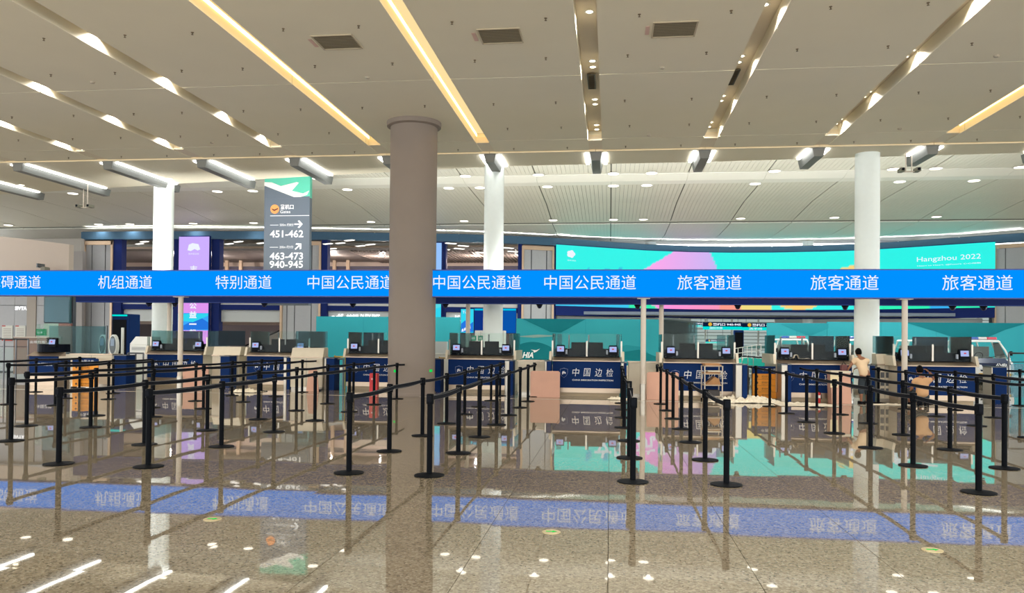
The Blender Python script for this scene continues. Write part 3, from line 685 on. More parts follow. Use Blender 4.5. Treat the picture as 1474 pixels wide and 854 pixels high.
# ------------------------------------------------------------------ hanging gate directory (dark pylon)
Y = 33.0; a = W(381, 256, Y); b = W(446.5, 256, Y); ps = empty('gate_directory', ((a.x+b.x)/2, Y, 0)); w_ = (b.x-a.x)/2
SLATE = P('slate_panel', (92, 102, 114), .5); ZT = 8.62; ZB = 3.0
PZ = lambda py: W(414, py, Y).z
MB().box(-w_, w_, 0, .25, ZB, PZ(285)).build('panel', SLATE, ps)
MB().box(-w_, w_, 0, .25, PZ(285), ZT).build('top_panel', P('sign_green', (92, 194, 168), .5), ps)
QX = lambda px: (px-414)/65.5*2*w_
flat('slate_wedge', [(QX(381.3), PZ(286)), (QX(446.3), PZ(286)), (QX(446.3), PZ(283)), (QX(424), PZ(284)), (QX(381.3), PZ(266))], -.001, SLATE, ps, .012)
flat('aircraft_emblem', [(QX(381.3), PZ(267)), (QX(381.3), PZ(262)), (QX(392), PZ(262.5)), (QX(405), PZ(268)), (QX(428), PZ(262.5)), (QX(431), PZ(263.5)), (QX(421), PZ(275)), (QX(437), PZ(279)), (QX(446), PZ(275)), (QX(443), PZ(281)), (QX(434), PZ(284)), (QX(424), PZ(284))], -.02, WHITE, ps)
flat('gate_icon', disc_pts(QX(396.5), PZ(301), .2), -.004, P('icon_orange', (244, 150, 84), .5), ps)
flat('icon_plane', [(QX(392), PZ(300)), (QX(396), PZ(301.5)), (QX(401), PZ(299.5)), (QX(401.5), PZ(301)), (QX(396), PZ(304)), (QX(393), PZ(302))], -.01, P('icon_brown', (90, 50, 30), .5), ps)
text('登机口', QX(404.5), QX(423.5), PZ(301.5), PZ(294.5), -.006, WTXT, ps, weight=.02); text('Gates', QX(404.5), QX(419), PZ(307), PZ(302.5), -.006, WTXT, ps)
MB().box(QX(390), QX(446), -.008, 0, PZ(311), PZ(310.3)).build('rule', WTXT, ps)
for yy_, t, ar in ((324, '500m 约8分', 0), (356, '200m 约3分', 1)):
    MB().box(QX(390), QX(402), -.006, 0, PZ(yy_+.3), PZ(yy_-.3)).build('rule', WTXT, ps)
    text(t, QX(404), QX(424), PZ(yy_+1.8), PZ(yy_-2.4), -.006, WTXT, ps)
    cx_, cz_ = QX(431), PZ(yy_-1); A = .19
    pts_ = [(-A, .03), (.06, .03), (-.04, .14), (.03, .17), (A, 0), (.03, -.17), (-.04, -.14), (.06, -.03), (-A, -.03)]
    t_ = radians(42) if ar else 0
    flat('arrow', [(cx_+x*cos(t_)-z*sin(t_), cz_+x*sin(t_)+z*cos(t_)) for x, z in pts_], -.006, WTXT, ps)
for s, y0, y1 in (('451-462', 342, 331.5), ('463-473', 374, 363.5), ('940-945', 386, 375.5), ('474-481', 420, 409)):
    text(s, QX(390), QX(438), PZ(y0), PZ(y1), -.006, WTXT, ps, 'gate_numbers', .02)
flat('arrow', [(QX(391), PZ(402)), (QX(396), PZ(397)), (QX(396), PZ(400.8)), (QX(404), PZ(400.8)), (QX(404), PZ(403.2)), (QX(396), PZ(403.2)), (QX(396), PZ(407))], -.006, WTXT, ps)
for s in (-1, 1): MB().cyl(s*w_*.7, .12, ZT, 9.35, .03, n=8).build('hanger', STEELD, ps)
tag(ps, 'tall slate hanging directory of gates 451-462, 463-473 and 940-945 with aircraft emblem', 'sign')

# ------------------------------------------------------------------ blue lane sign gantry
SY = 21.65; SZ0, SZ1 = 2.79, 3.50
g = empty('lane_sign', (-4, SY, 0)); X0, X1 = -24.0, 15.6
gx = lambda x: x+4
MB().box(gx(X0), gx(X1), .03, .28, SZ0-.03, SZ1+.03).build('housing', NAVYD, g)
n = 14
for i in range(n):
    x0 = X0+(X1-X0)*i/n; x1 = X0+(X1-X0)*(i+1)/n
    MB().box(gx(x0), gx(x1), -.005, .029, SZ0, SZ1).build('led_panel', BLUEL, g)
MB().box(gx(X0), gx(X1), -.02, .03, SZ1, SZ1+.03).box(gx(X0), gx(X1), -.02, .03, SZ0-.03, SZ0).build('frame_edge', P('navy_edge', (20, 60, 150), .4), g)
for s, a, b in (('无障碍通道', -36, 59), ('机组通道', 141.5, 219), ('特别通道', 310.5, 391), ('中国公民通道', 443, 567), ('中国公民通道', 623.7, 750), ('中国公民通道', 783.5, 915.5), ('旅客通道', 975, 1067), ('旅客通道', 1166.5, 1264.5), ('旅客通道', 1356, 1457.5)):
    x0 = W(a, 407, SY).x; x1 = W(b, 407, SY).x; z0 = SZ0+.19; z1 = SZ0+.585
    text(s, gx(x0), gx(x1), z0, z1, -.012, WTXTE, g, 'lane_lettering', 0.0)
for x, nm in ((-12.46, 0), (-6.4+-.0, 0), (.9, 0), (7.64, 0)):
    if x == -6.4: x = -5.55-.2; continue
    MB().cyl(gx(x), .14, 0, SZ0-.03, .072, n=20).build('post', SIGNW, g, None, True)
    MB().cyl(gx(x), .14, 0, .43, .085, n=20).build('post_sleeve', STEEL, g, None, True)
    MB().box(gx(x)-.17, gx(x)+.17, .0, .28, SZ0-.05, SZ0-.03).build('head_plate', SIGNW, g)
tag(g, 'long glowing blue overhead sign with white Chinese lane names', 'sign')
# rear gantry
for (xa_, xb_, poles, lab) in ((W(109, 430, 26.7).x, W(252, 430, 26.7).x, (), 'short dark navy overhead beam behind the blue sign, far left'), (W(260, 430, 26.7).x, 15.0, (-4.85, 1.7, 8.3), 'long dark navy overhead beam behind the blue sign')):
    g2 = empty('rear_gantry', ((xa_+xb_)/2, 26.7, 0)); h = (xb_-xa_)/2; c_ = (xa_+xb_)/2
    MB().box(-h, h, 0, .3, 2.81, 3.5).build('beam', NAVYD, g2)
    MB().box(-h, h, -.012, 0, 2.81, 2.83).build('frame_edge', P('navy_edge', (20, 60, 150), .4), g2)
    if not poles: poles = (xb_-.3,)
    for x in poles:
        MB().cyl(x-c_, .15, 0, 2.81, .075, n=16).build('post', SIGNW, g2, None, True)
        MB().cyl(x-c_, .15, 0, .4, .085, n=16).build('post_sleeve', STEEL, g2, None, True)
    nn = max(1, int(2*h/2.6))
    for i in range(nn):
        x = -h+2*h*(i+.5)/nn
        f = MB().box(x-1.0, x+1.0, .04, .2, 3.5, 3.55).build('added_uplight', STEELD, g2)  # fittings and lamps added on the beam to brighten the far roof
        l = bpy.data.lights.new('added_uplight_lamp', 'AREA'); l.shape = 'RECTANGLE'; l.size = 1.9; l.size_y = .12; l.energy = UP_W; l.spread = radians(92); l.color = (1, .99, .95)
        o = bpy.data.objects.new('added_uplight_lamp', l); COL.objects.link(o); o.location = (c_+x, 26.84, 3.57); o.rotation_euler = (radians(180-52), 0, 0)
    tag(g2, lab, 'sign beam')
proto = None
for k, px in enumerate((211, 248.5, 378, 506, 640, 776, 918, 1063, 1218.5, 1374, 1419)):
    p = W(px, 438, 26.7)
    if proto is None:
        proto = r = empty('dome_camera', (0, 0, 0)); MB().lathe([(.11, 0), (.11, -.03), (.09, -.05)], 16).build('housing', BLACK, r, None, True)
        MB().lathe([(.088, -.051), (.075, -.1), (.045, -.135), (.004, -.145)], 16).build('dome', P('smoked_dome', (20, 26, 60), .15), r, None, True)
    else: r = copy_tree(proto)
    r.location = (p.x, 26.85, 2.81)
    tag(r, 'black dome camera under the navy rear beam, %s from the left' % ('first', 'second', 'third', 'fourth', 'fifth', 'sixth', 'seventh', 'eighth', 'ninth', 'tenth', 'eleventh')[k], 'camera', 'dome cameras under the rear beam')

# ------------------------------------------------------------------ belt posts
def make_post():
    r = empty('belt_post', (0, 0, 0))
    MB().lathe([(.175, 0), (.178, .004), (.176, .012), (.12, .02), (.05, .026), (.036, .028)], 32).build('base', POST, r, None, True)
    MB().lathe([(.033, .026), (.033, .84)], 20).build('pole', POST, r, None, True)
    MB().lathe([(.034, .835), (.043, .842), (.043, .945), (.038, .955), (.02, .957)], 20).build('cassette', P('cassette_black', (10, 13, 18), .6, spec=.06), r, None, True)
    c = MB().box(-.022, .022, -.056, -.036, .868, .935).build('belt_clip', BLACK, r)
    return r
def belt_mesh(L, sag):
    b = MB(); e = MB(); n = 10
    for side, z0, z1, q in ((0, .878, .926, b), (0, .926, .9285, e), (0, .8755, .878, e)):
        for i in range(n):
            y0, y1 = .04+(L-.08)*i/n, .04+(L-.08)*(i+1)/n; s0 = -sag*4*(i/n)*(1-i/n); s1 = -sag*4*((i+1)/n)*(1-(i+1)/n)
            q.add([(-.0015, y0, z0+s0), (.0015, y0, z0+s0), (.0015, y1, z0+s1), (-.0015, y1, z0+s1), (-.0015, y0, z1+s0), (.0015, y0, z1+s0), (.0015, y1, z1+s1), (-.0015, y1, z1+s1)],
              [(0,3,2,1),(4,5,6,7),(1,2,6,5),(3,0,4,7)])
    return b, e
YS = [9.08, 10.92, 12.78, 14.68, 16.6, 18.52, 20.42, 22.25]
ROWS = [(-15.95, [0,0,0,0,1,1,1,1]), (-13.65, [0,0,0,0,1,1,1,0]), (-12.5, [0,0,0,0,1,1,1,0]), (-10.16, [0,0,1,1,1,1,1,1]), (-8.93, [0,1,1,1,1,1,1,1]),
        (-6.78, [1,1,1,1,1,1,1,0]), (-5.6, [1,1,1,1,1,1,1,0]), (-3.06, [1]*8), (-2.1, [1]*8), (.29, [1,1,1,1,1,1,1,0]), (1.29, [1]*8), (3.93, [1]*8), (5.08, [0,1,1,1,1,1,1,0]), (7.13, [0,0,0,1,1,1,1,1]), (8.27, [0,0,0,1,1,1,1,1]), (10.6, [0,0,0,0,1,1,1,1])]
pproto = make_post(); used = False
BMS = {}
for ri, (X, has) in enumerate(ROWS):
    ys = [(y+(-.2 if X > 3 and y > 12 else 0)*(.6 if X > 3 else 1)) for y, h in zip(YS, has) if h]
    prev = None; xsr = [X+random.uniform(-.025, .025) for _ in ys]
    for k, (x, y) in enumerate(zip(xsr, ys)):
        if k == 0: used_r = None
        r = pproto if not used else copy_tree(pproto)
        used = True
        r.location = (x, y, 0)
        tag(r, 'black belt post, %s from the front in the %s belt row from left' % (ORD[k], ORD[ri]), 'barrier post', 'belt posts of the queue lanes')
        if k < len(ys)-1:
            L = hypot(xsr[k+1]-x, ys[k+1]-y); ang = atan2(-(xsr[k+1]-x), ys[k+1]-y)
            key = (round(L, 1), random.choice((.006, .012, .02)))
            if key not in BMS:
                b, e = belt_mesh(key[0], key[1]); o1 = b.build('belt', BELT); o2 = e.build('belt_edge', BELTE); BMS[key] = (o1.data, o2.data); bpy.data.objects.remove(o1); bpy.data.objects.remove(o2)
            bo = bpy.data.objects.new('belt', BMS[key][0]); COL.objects.link(bo); bo.parent = r; bo.rotation_euler = (0, 0, ang); bo.scale = (1, L/key[0], 1)
            eo = bpy.data.objects.new('belt_edge', BMS[key][1]); COL.objects.link(eo); eo.parent = bo

# ------------------------------------------------------------------ inspection booths
BY = 22.42
LEDGE = P('booth_steel_ledge', (178, 158, 138), .3, .75, grain=.04, gscale=20, stretch=(.1, 1, 10))
def reader(par, x, flip, z=1.3):
    r = MB().prism([(-.07, z-.14), (.09, z-.14), (.09, z+.08), (.03, z+.14), (.0, z+.14)], x-.12, x+.12, 'x').build('passport_reader', BLACK, par)
    MB().add([(x-.1, -.025+.0, z-.05), (x+.1, -.025, z-.05), (x+.1, .0, z+.1), (x-.1, .0, z+.1), (x-.1, -.015, z-.05), (x+.1, -.015, z-.05), (x+.1, .01, z+.1), (x-.1, .01, z+.1)],
        [(0,1,2,3),(7,6,5,4),(0,4,5,1),(1,5,6,2),(2,6,7,3),(3,7,4,0)]).build('screen', SCREEN, r).location = (0, -.05, 0)
    MB().prism(disc_pts(x, z+.03, .035, .018, 10), -.084, -.078).build('screen_icon', SCRED, r)
    MB().box(x+flip*.17-.025, x+flip*.17+.025, -.03, .02, z-.12, z+.0).build('finger_reader', P('light_plastic', (150, 158, 170), .4), r)
    return r
def monitor(par, x, y, w_=.44, h=.3, z=1.16):
    r = MB().bev(x-w_/2, x+w_/2, y, y+.035, z+.08, z+.08+h, .006).build('monitor', BLACK, par)
    MB().box(x-.03, x+.03, y+.035, y+.07, z-.12, z+.2).box(x-.1, x+.1, y-.02, y+.16, z-.14, z-.12).build('stand', BLACK, r)
    return r
def booth(k, px, Y, lab, dark=(0, 0)):
    left = right = 1; r = empty('inspection_booth', (W(px, 540, Y).x, Y, 0)); H_ = .97
    MB().box(-H_+.03, H_-.03, .05, 1.75, 0, .1).build('plinth', P('stone_plinth', (170, 150, 120), .4), r)
    MB().box(-H_+.01, H_-.01, .02, 1.78, .1, .235).build('kick_plate', LEDGE, r)
    MB().bev(-H_, H_, .0, .05, .235, .99, .008).build('front_panel', NAVY, r)
    [MB().box(q, q+.05, .05, 1.8, .235, .99).build('side_panel', CREAM, r) for q in (-H_, H_-.05)]
    MB().box(-H_+.05, H_-.05, .5, 1.75, .70, .74).build('desk_top', CREAM, r)
    MB().prism([(-.08, 1.0), (-.08, 1.02), (.2, 1.125), (.3, 1.125), (.3, .99), (0, .99)], -H_-.0, H_, 'x').build('counter_ledge', LEDGE, r)
    MB().box(-H_+.04, H_-.04, .3, .34, 1.0, 1.36).build('back_screen', P('black_booth_screen', (13, 18, 30), .5, spec=.05), r)
    MB().box(-H_+.04, H_-.04, .12, .3, 1.12, 1.13).build('tray', BLACK, r)
    reader(r, -H_+.22, 1).location = (0, .18, .02)
    reader(r, H_-.22, -1).location = (0, .18, .02)
    monitor(r, -.25, .7); monitor(r, .24, .7)
    for x in (-H_-.02, 0, H_+.02): MB().box(x-.022, x+.022, .24, .29, 1.12, 1.58).build('glass_post', STEEL, r)
    MB().box(-H_, -.01, .26, .272, 1.13, 1.79).build('glass_pane', GLASS, r); MB().box(.01, H_, .26, .272, 1.13, 1.79).build('glass_pane', GLASS, r)
    for s, dk in ((-1, dark[0]), (1, dark[1])):
        MB().box(s*(H_+.02)-.006, s*(H_+.02)+.006, .3, 1.7, 1.12, 1.79).build('side_glass', TINT, r)
        if dk: 
            a, b = sorted((s*(H_-.02), s*(H_-.02)-s*dk)); MB().box(a, b, 1.68, 1.7, 1.13, 1.79).build('rear_glass', DARKG if dk > .5 else TINT, r)
    MB().box(-.6, -.56, 1.5, 1.54, .74, 1.76).box(.0, .04, 1.5, 1.54, .74, 1.76).build('rear_mullion', STEELD, r)
    # cream wings beside the ledge
    for s, on in ((-1, left), (1, right)):
        if on:
            b = MB().prism([(.0, 1.0), (1.7, 1.0), (1.7, 1.27), (.12, 1.27)], s*(H_+.03), s*(H_+.1), 'x').build('side_wing', CREAM, r)
    # emblem and lettering
    flat('emblem', [(-.64+.11*x, .66+.13*z) for x, z in ((0, 1.1), (.5, .95), (1, .85), (1.0, .1), (.7, -.6), (0, -1.1), (-.7, -.6), (-1.0, .1), (-1, .85), (-.5, .95))], -.002, P('pale_blue_print', (150, 160, 190), .5), r)
    flat('emblem_field', [(-.64+.104*x, .66+.124*z) for x, z in ((0, 1.05), (.5, .95), (1, .85), (1.0, .1), (.7, -.6), (0, -1.1), (-.7, -.6), (-1.0, .1), (-1, .85), (-.5, .95))], -.007, NAVY, r)
    for q in range(3): flat('emblem_bar', disc_pts(-.64+(q-1)*.035, .66+.02*(q % 2), .016, .05-.01*q, 8), -.012, WTXT, r)
    for q, s in enumerate('中国边检'): text(s, -.4+q*.32, -.4+q*.32+.2, .57, .8, -.006, WTXT, r, shear=.12, weight=-.004)
    text('CHINA IMMIGRATION INSPECTION', -.4, .76, .44, .485, -.006, WTXT, r, weight=.01)
    tag(r, lab, 'booth', 'inspection booths'); return r
BL = [(251, 24.6, 'navy inspection booth behind the left gantry post, second booth from the left', (1.0, 0)),
      (397, 24.0, 'navy inspection booth left of the cream gate, third booth from the left', (0, .9)),
      (541, 23.9, 'navy inspection booth half hidden by the beige column', (.7, 0)),
      (691, 23.3, 'navy inspection booth right of the beige column, under the dark blue screens', (.4, .3)),
      (844, 22.7, 'navy inspection booth before the gull hoarding, left of the middle gantry post', (.15, .1)),
      (1006, 22.25, 'navy inspection booth with the shelf trolley parked before it', (0, .25)),
      (1172.5, 22.3, 'navy inspection booth between the orange board and the standing man', (.0, .7)),
      (1348, 22.1, 'navy inspection booth behind the seated man, rightmost', (0, .95))]
for k, (px, Y, lab, dk) in enumerate(BL): booth(k, px, Y, lab, dk)
for X, dx, lab in ((W(1172.5, 540, 22.3).x, -.35, 'crumpled pale cloth lying on the ledge of the eighth booth'),):
    b = bmesh.new(); bmesh.ops.create_grid(b, x_segments=14, y_segments=8, size=.5)
    for v in b.verts: v.co.x *= .5; v.co.y *= .22; v.co.z = .02+.07*abs(noise.noise(v.co*7+Vector((3, 1, 0))))*(1-abs(v.co.x)*1.6)+(.09 if abs(v.co.x+.1) < .05 else 0)
    me = bpy.data.meshes.new('cloth'); b.to_mesh(me); b.free(); me.materials.append(PAPER); o = bpy.data.objects.new('cloth', me); COL.objects.link(o); o.location = (X+dx, 22.3+.14, 1.13); tag(o, lab, 'cloth')

# ------------------------------------------------------------------ gate furniture between the booths
def wx(px, Y): return W(px, 540, Y).x
def cabinet(px0, px1, Y, z1, lab, depth=.5, pane=None, top=True, vents=0):
    a, b = wx(px0, Y), wx(px1, Y); r = empty('side_cabinet', ((a+b)/2, Y, 0)); w_ = (b-a)/2
    MB().box(-w_+.02, w_-.02, .02, depth, 0, .08).build('plinth', STEEL, r)
    MB().bev(-w_, w_, 0, depth, .08, z1, .01).build('body', CREAM, r)
    if top: MB().bev(-w_-.02, w_+.02, -.03, depth+.02, z1, z1+.03, .006).build('top_slab', LEDGE, r)
    MB().box(-.004, .004, -.003, 0, .1, z1-.02).build('door_gap', GREYD, r)
    if pane:
        MB().box(-w_, w_, .4, .412, z1+.33, 1.8).build('glass_pane', pane, r)
        MB().prism([(.03, z1+.03), (.48, z1+.03), (.48, z1+.3), (.14, z1+.3)], -w_, w_, 'x').build('sloped_top', CREAM, r)
    for i in range(vents):
        for j in range(2): MB().box(-w_+.08+j*.14, -w_+.18+j*.14, -.006, 0, z1-.35-i*.22, z1-.2-i*.22).build('vent_slot', STEELD, r)
    tag(r, lab, 'cabinet'); return r
def pillar(px0, px1, Y, z1, lab, steel=.35, pad=True):
    a, b = wx(px0, Y), wx(px1, Y); r = empty('gate_pillar', ((a+b)/2, Y, 0)); w_ = (b-a)/2
    MB().bev(-w_, -w_+2*w_*steel, 0, .5, 0, z1, .012).build('steel_end', STEEL, r)
    MB().bev(-w_+2*w_*steel+.004, w_, .01, .5, 0, z1, .012).build('navy_end', NAVY, r)
    MB().bev(-w_-.01, w_+.01, -.01, .52, z1, z1+.025, .008).build('cap', STEELD, r)
    if pad: MB().box(-w_*.4, w_*.4, .1, .3, z1+.025, z1+.033).build('reader_pad', BLACK, r)
    tag(r, lab, 'gate'); return r
def board(px0, px1, Y, z1, lab, lean=.1, taper=0):
    a, b = wx(px0, Y), wx(px1, Y); r = empty('protective_board', ((a+b)/2, Y, 0)); w_ = (b-a)/2
    r_ = .04
    MB().prism([(-w_, 0), (w_, 0), (w_-taper, z1-r_), (w_-taper-r_, z1), (-w_+taper+r_, z1), (-w_+taper, z1-r_)], 0, .03).build('panel', PINK, r)
    MB().box(-w_*.8, w_*.8, .03, .35, 0, .04).box(-.02, .02, .03, .06, .04, z1*.8).build('foot', STEELD, r)
    tag(r, lab, 'board'); return r
cabinet(418, 464, 23.35, .98, 'cream gate cabinet between the third booth and the navy pillar', pane=TINT)
cabinet(305, 344, 24.3, .98, 'cream gate cabinet between the second and third booths', pane=DARKG)
cabinet(745, 790, 22.9, .98, 'cream gate cabinet behind the pink board left of the middle booth', pane=None)
cabinet(904.5, 950, 22.9, .98, 'cream gate cabinet behind the middle gantry post', pane=None)
cabinet(1263, 1285, 22.8, 1.0, 'cream gate cabinet with dark vent slots right of the standing man', pane=TINT, vents=3)
cabinet(101, 161, 23.0, 1.0, 'wide cream counter behind the orange board, far left', pane=None)
pillar(408, 416.5, 23.35, .98, 'steel and navy gate pillar directly right of the third booth', .5)
pillar(466.5, 481, 23.35, .97, 'navy gate pillar right of the leaning pink board', .2)
pillar(316, 330, 23.7, .98, 'navy gate pillar in front of the cream cabinet, left', .05)
pillar(726.5, 738.5, 22.7, .98, 'steel and navy gate pillar directly right of the fifth booth', .55)
pillar(784, 793, 22.2, 1.0, 'small steel gate pillar directly left of the middle booth', .3)
pillar(894, 902, 22.1, .98, 'steel gate pillar directly right of the middle booth', .5)
pillar(1059, 1076, 21.7, .98, 'wide navy and steel gate pillar right of the trolley booth', .55)
pillar(1125, 1139.5, 21.7, 1.0, 'grey steel gate pillar directly right of the right orange board', .6)
pillar(1249, 1260, 22.7, .98, 'navy gate pillar beside the standing man', .3)
pillar(1427, 1450, 22.6, .98, 'dark navy gate pillar in front of the nearest patrol cart', .1)
pillar(162, 181, 23.0, .98, 'navy gate pillar between the wide cream counter and white machine', .05)
pillar(619, 634, 23.3, .98, 'dark navy gate pillar right of the beige column', .4)
board(763.5, 806, 22.1, .73, 'pale pink protective board left of the middle booth')
board(931, 977, 21.95, .75, 'pale pink protective board right of the middle gantry post')
board(261, 300, 23.6, .68, 'pale pink board behind the left gantry post')
board(441, 459, 22.8, .68, 'narrow leaning pink board before the cream gate cabinet', taper=.07)
board(614, 625, 22.65, .72, 'narrow pink board peeking out right of the beige column')
# low glass gates and rails
def rail_glass(px0, px1, Y, z1, lab, n=2, m=None):
    a, b = wx(px0, Y), wx(px1, Y); r = empty('glass_rail', ((a+b)/2, Y, 0)); w_ = (b-a)/2
    for i in range(n+1): MB().cyl(-w_+2*w_*i/n, 0, 0, z1, .025, n=10).build('post', STEELD, r)
    MB().tube([(-w_, 0, z1), (w_, 0, z1)], .025).build('top_rail', STEELD, r)
    MB().tube([(-w_, 0, z1-.25), (w_, 0, z1-.25)], .012).build('mid_rail', STEELD, r)
    for i in range(n): MB().box(-w_+2*w_*i/n+.05, -w_+2*w_*(i+1)/n-.05, -.006, .006, .1, z1-.3).build('glass_pane', m or GLASS, r)
    tag(r, lab, 'railing'); return r
rail_glass(1452, 1500, 24.0, 1.35, 'glass railing with dark posts at the right edge beside the cart', 2, BLUEG)
rail_glass(-12, 40, 24.6, 1.45, 'steel railing at the left edge before the grey panels', 3)
rail_glass(184, 206, 23.6, 1.05, 'steel gate railing left of the second booth', 2)
rail_glass(482, 494, 23.6, .95, 'narrow glass lane gate left of the column booth', 1)
rail_glass(1077, 1083, 23.4, .9, 'narrow glass lane gate left of the right orange board', 1)
# yellow retractable tape in two lanes
for px, lab in ((487.5, 'left of the column booth'), (639, 'right of the beige column')):
    x = wx(px, 23.9); tag(MB().box(x-.16, x+.16, -.01+24.0, 24.0, .98, 1.03).box(x-.18, x-.16, 23.97, 24.03, 0, 1.05).box(x+.16, x+.18, 23.97, 24.03, 0, 1.05).build('lane_bar', P('yellow_tape', (206, 164, 50), .5)), 'short yellow lane bar on thin stands '+lab, 'barrier')
# orange notice boards
def notice(px0, px1, Y, z1, lab):
    a, b = wx(px0, Y), wx(px1, Y); r = empty('notice_board', ((a+b)/2, Y, 0)); w_ = (b-a)/2
    MB().bev(-w_, w_, 0, .05, .04, z1*.78, .008).build('board', ORANGE, r)
    MB().prism([(-w_, z1*.78), (w_, z1*.78), (w_, z1-.03), (w_-.03, z1), (-w_+.03, z1), (-w_, z1-.03)], -.004, .054).build('header', NAVY, r)
    MB().box(-w_, -w_+.04, -.1, .16, 0, .04).box(w_-.04, w_, -.1, .16, 0, .04).build('foot', STEELD, r)
    for q, s in enumerate('中国边检'): text(s, -w_*.35+q*w_*.28, -w_*.35+q*w_*.28+w_*.2, z1*.86, z1*.86+w_*.2, -.008, WTXT, r)
    for i, s in enumerate(('请在此排队等候', '请准备好证件', '请勿拍照录像', '请勿喧哗')):
        z = z1*.78-(i+.75)*z1*.185
        text(s, -w_*.35, w_*.35, z+.03, z+.085, -.006, ORTXT, r); text('PLEASE WAIT HERE', -w_*.35, w_*.4, z-.01, z+.015, -.006, ORTXT, r)
        MB().box(-w_+.03, w_-.03, -.004, 0, z-.035, z-.03).build('rule', ORTXT, r)
        MB().prism(disc_pts(-w_*.68, z+.05, .035, None, 10), -.006, 0).build('pictogram', ORTXT, r)
    tag(r, lab, 'notice board')
notice(1083.3, 1123.5, 22.55, .93, 'orange notice board with navy header right of the trolley')
notice(104, 140.5, 22.3, .9, 'orange notice board with navy header before the cream counter, left')
# fire extinguishers
def extinguisher(px, py, Y, h, lab, n=1):
    x = wx(px, Y); r = empty('fire_extinguisher', (x, Y, 0)); R_ = .085*h/.5
    MB().lathe([(R_*.9, 0), (R_, .02), (R_, h*.75), (R_*.75, h*.86), (R_*.3, h*.9), (R_*.3, h*.94)], 20).build('cylinder', RED, r, None, True)
    MB().box(-.02, .02, -.1*h/.5, .05, h*.94, h).build('valve', BLACK, r); MB().tube([(.02, 0, h*.95), (R_*1.3, -.02, h*.7), (R_*1.25, -.03, h*.3)], .01).build('hose', BLACK, r)
    MB().box(-R_*.6, R_*.6, -R_-.004, -R_*.7, h*.4, h*.65).build('label', WHITE, r); tag(r, lab, 'extinguisher')
cab = empty('fire_cabinet', (wx(536.5, 21.35), 21.4, 0)); MB().bev(-.11, .11, 0, .2, .0, .62, .01).build('body', RED, cab); text('消火', -.06, .06, .44, .49, -.003, WTXT, cab)
MB().box(-.1, .1, -.004, 0, .4, .405).build('door_gap', P('dark_red', (110, 14, 18), .5), cab); tag(cab, 'red fire equipment box standing left of the beige column', 'fire box')
extinguisher(1178.5, 570, 22.0, .30, 'small red fire extinguisher before the eighth booth')
# odd left booth
r = empty('small_booth', (wx(62, 23.2), 23.2, 0))
MB().bev(-.5, .5, 0, .06, .3, .93, .01).build('front_panel', NAVY, r); MB().box(-.47, .47, .03, .6, 0, .3).build('plinth', LEDGE, r)
MB().prism([(.5, .3), (.72, .3), (.58, .86), (.5, .86)], .02, .5).build('side_flare', NAVY, r)
MB().prism([(-.06, .93), (.3, 1.06), (.3, .93)], -.55, .55, 'x').build('counter_ledge', LEDGE, r)
pts_ = [(-.55*cos(t), .55-.5*sin(t)) for t in [pi*i/14 for i in range(15)]]
MB().prism([(x*.95, y) for x, y in pts_], 1.06, 1.32, 'z').build('curved_tray', P('black_booth_screen', (13, 18, 30), .5, spec=.05), r)
b = MB()
for (xa_, ya_), (xb_, yb_) in zip(pts_, pts_[1:]): b.add([(xa_, ya_, 1.3), (xb_, yb_, 1.3), (xb_, yb_, 1.95), (xa_, ya_, 1.95)], [(0,1,2,3)])
b.build('curved_glass', CGLASS, r)
monitor(r, -.08, .5, .4, .24, 1.2); reader(r, .26, -1, 1.36).location = (0, .1, 0)
text('中国边检', -.2, .32, .62, .72, -.004, WTXT, r); tag(r, 'small curved-glass inspection booth at the far left, leftmost', 'booth', 'inspection booths')
# brown screen and glazed office at left
r = empty('brown_screen', (wx(65, 26), 26, 0)); MB().box(-1.25, .6, 0, .05, 0.2, 1.5).build('panel', P('brown_glazed', (126, 98, 84), .4), r)
MB().box(-1.25, .6, -.01, .06, 1.5, 1.54).build('top_rail', SIGNW, r); text('出境检查须知', -.6, .3, 1.3, 1.4, -.01, WTXT, r)
MB().box(-1.2, -1.14, 0, .05, 0, .2).box(.5, .56, 0, .05, 0, .2).build('foot', STEELD, r); tag(r, 'brown translucent screen behind the small leftmost booth', 'screen panel')
r = empty('glass_enclosure', (wx(130, 25), 25.2, 0)); MB().box(-1.7, .42, 0, .012, .95, 1.92).build('glass_pane', TINT, r); MB().box(-1.7, .42, -.02, .03, 0, .95).build('dado', CREAM, r)
MB().box(.42, .46, -.02, .04, 0, 1.95).build('post', STEELD, r); tag(r, 'greenish glass screen above the wide cream counter', 'glass screen')
# panelled office front on the far left with curved header
OY = 31.0
of = empty('office_front', (wx(50, OY), OY, 0)); ox = of.location.x
def ob(name, px0, px1, z0, z1, mat, dy=0, th=.2, par=None): return MB().box(wx(px0, OY)-ox, wx(px1, OY)-ox, dy, dy+th, z0, z1).build(name, mat, par or of)
ob('panel_frame', -60, 101, 0, 3.9, GREYD, .12)
for a, b in ((-60, -40), (-40, -20), (-20, 0), (0, 18.6), (19, 36.6), (50.5, 61.5)):
    for z0, z1 in ((.05, 1.45), (1.47, 2.85), (2.87, 3.8)): ob('panel', a, b, z0, z1, GREYP, .03, .1)
ob('panel', 37, 50, .05, 3.8, P('warm_grey_panel', (166, 156, 146), .5), .0, .12)
ob('glass_panel', 62, 99, 2.15, 3.3, BLUEG, -.02, .03); ob('glass_back', 62, 99, 2.15, 3.3, P('pale_blue_back', (170, 200, 205), .5), .05, .05)
ob('glass_panel', 62, 83, .1, 2.1, P('green_tint_panel', (150, 180, 165), .3), .0, .1); ob('red_panel', 83.5, 101, .1, 2.1, P('brick_red_panel', (140, 92, 84), .5), -.02, .12)
ob('glass_edge', 99, 100, 2.1, 3.4, P('dark_teal', (30, 80, 90), .4), -.05, .1)
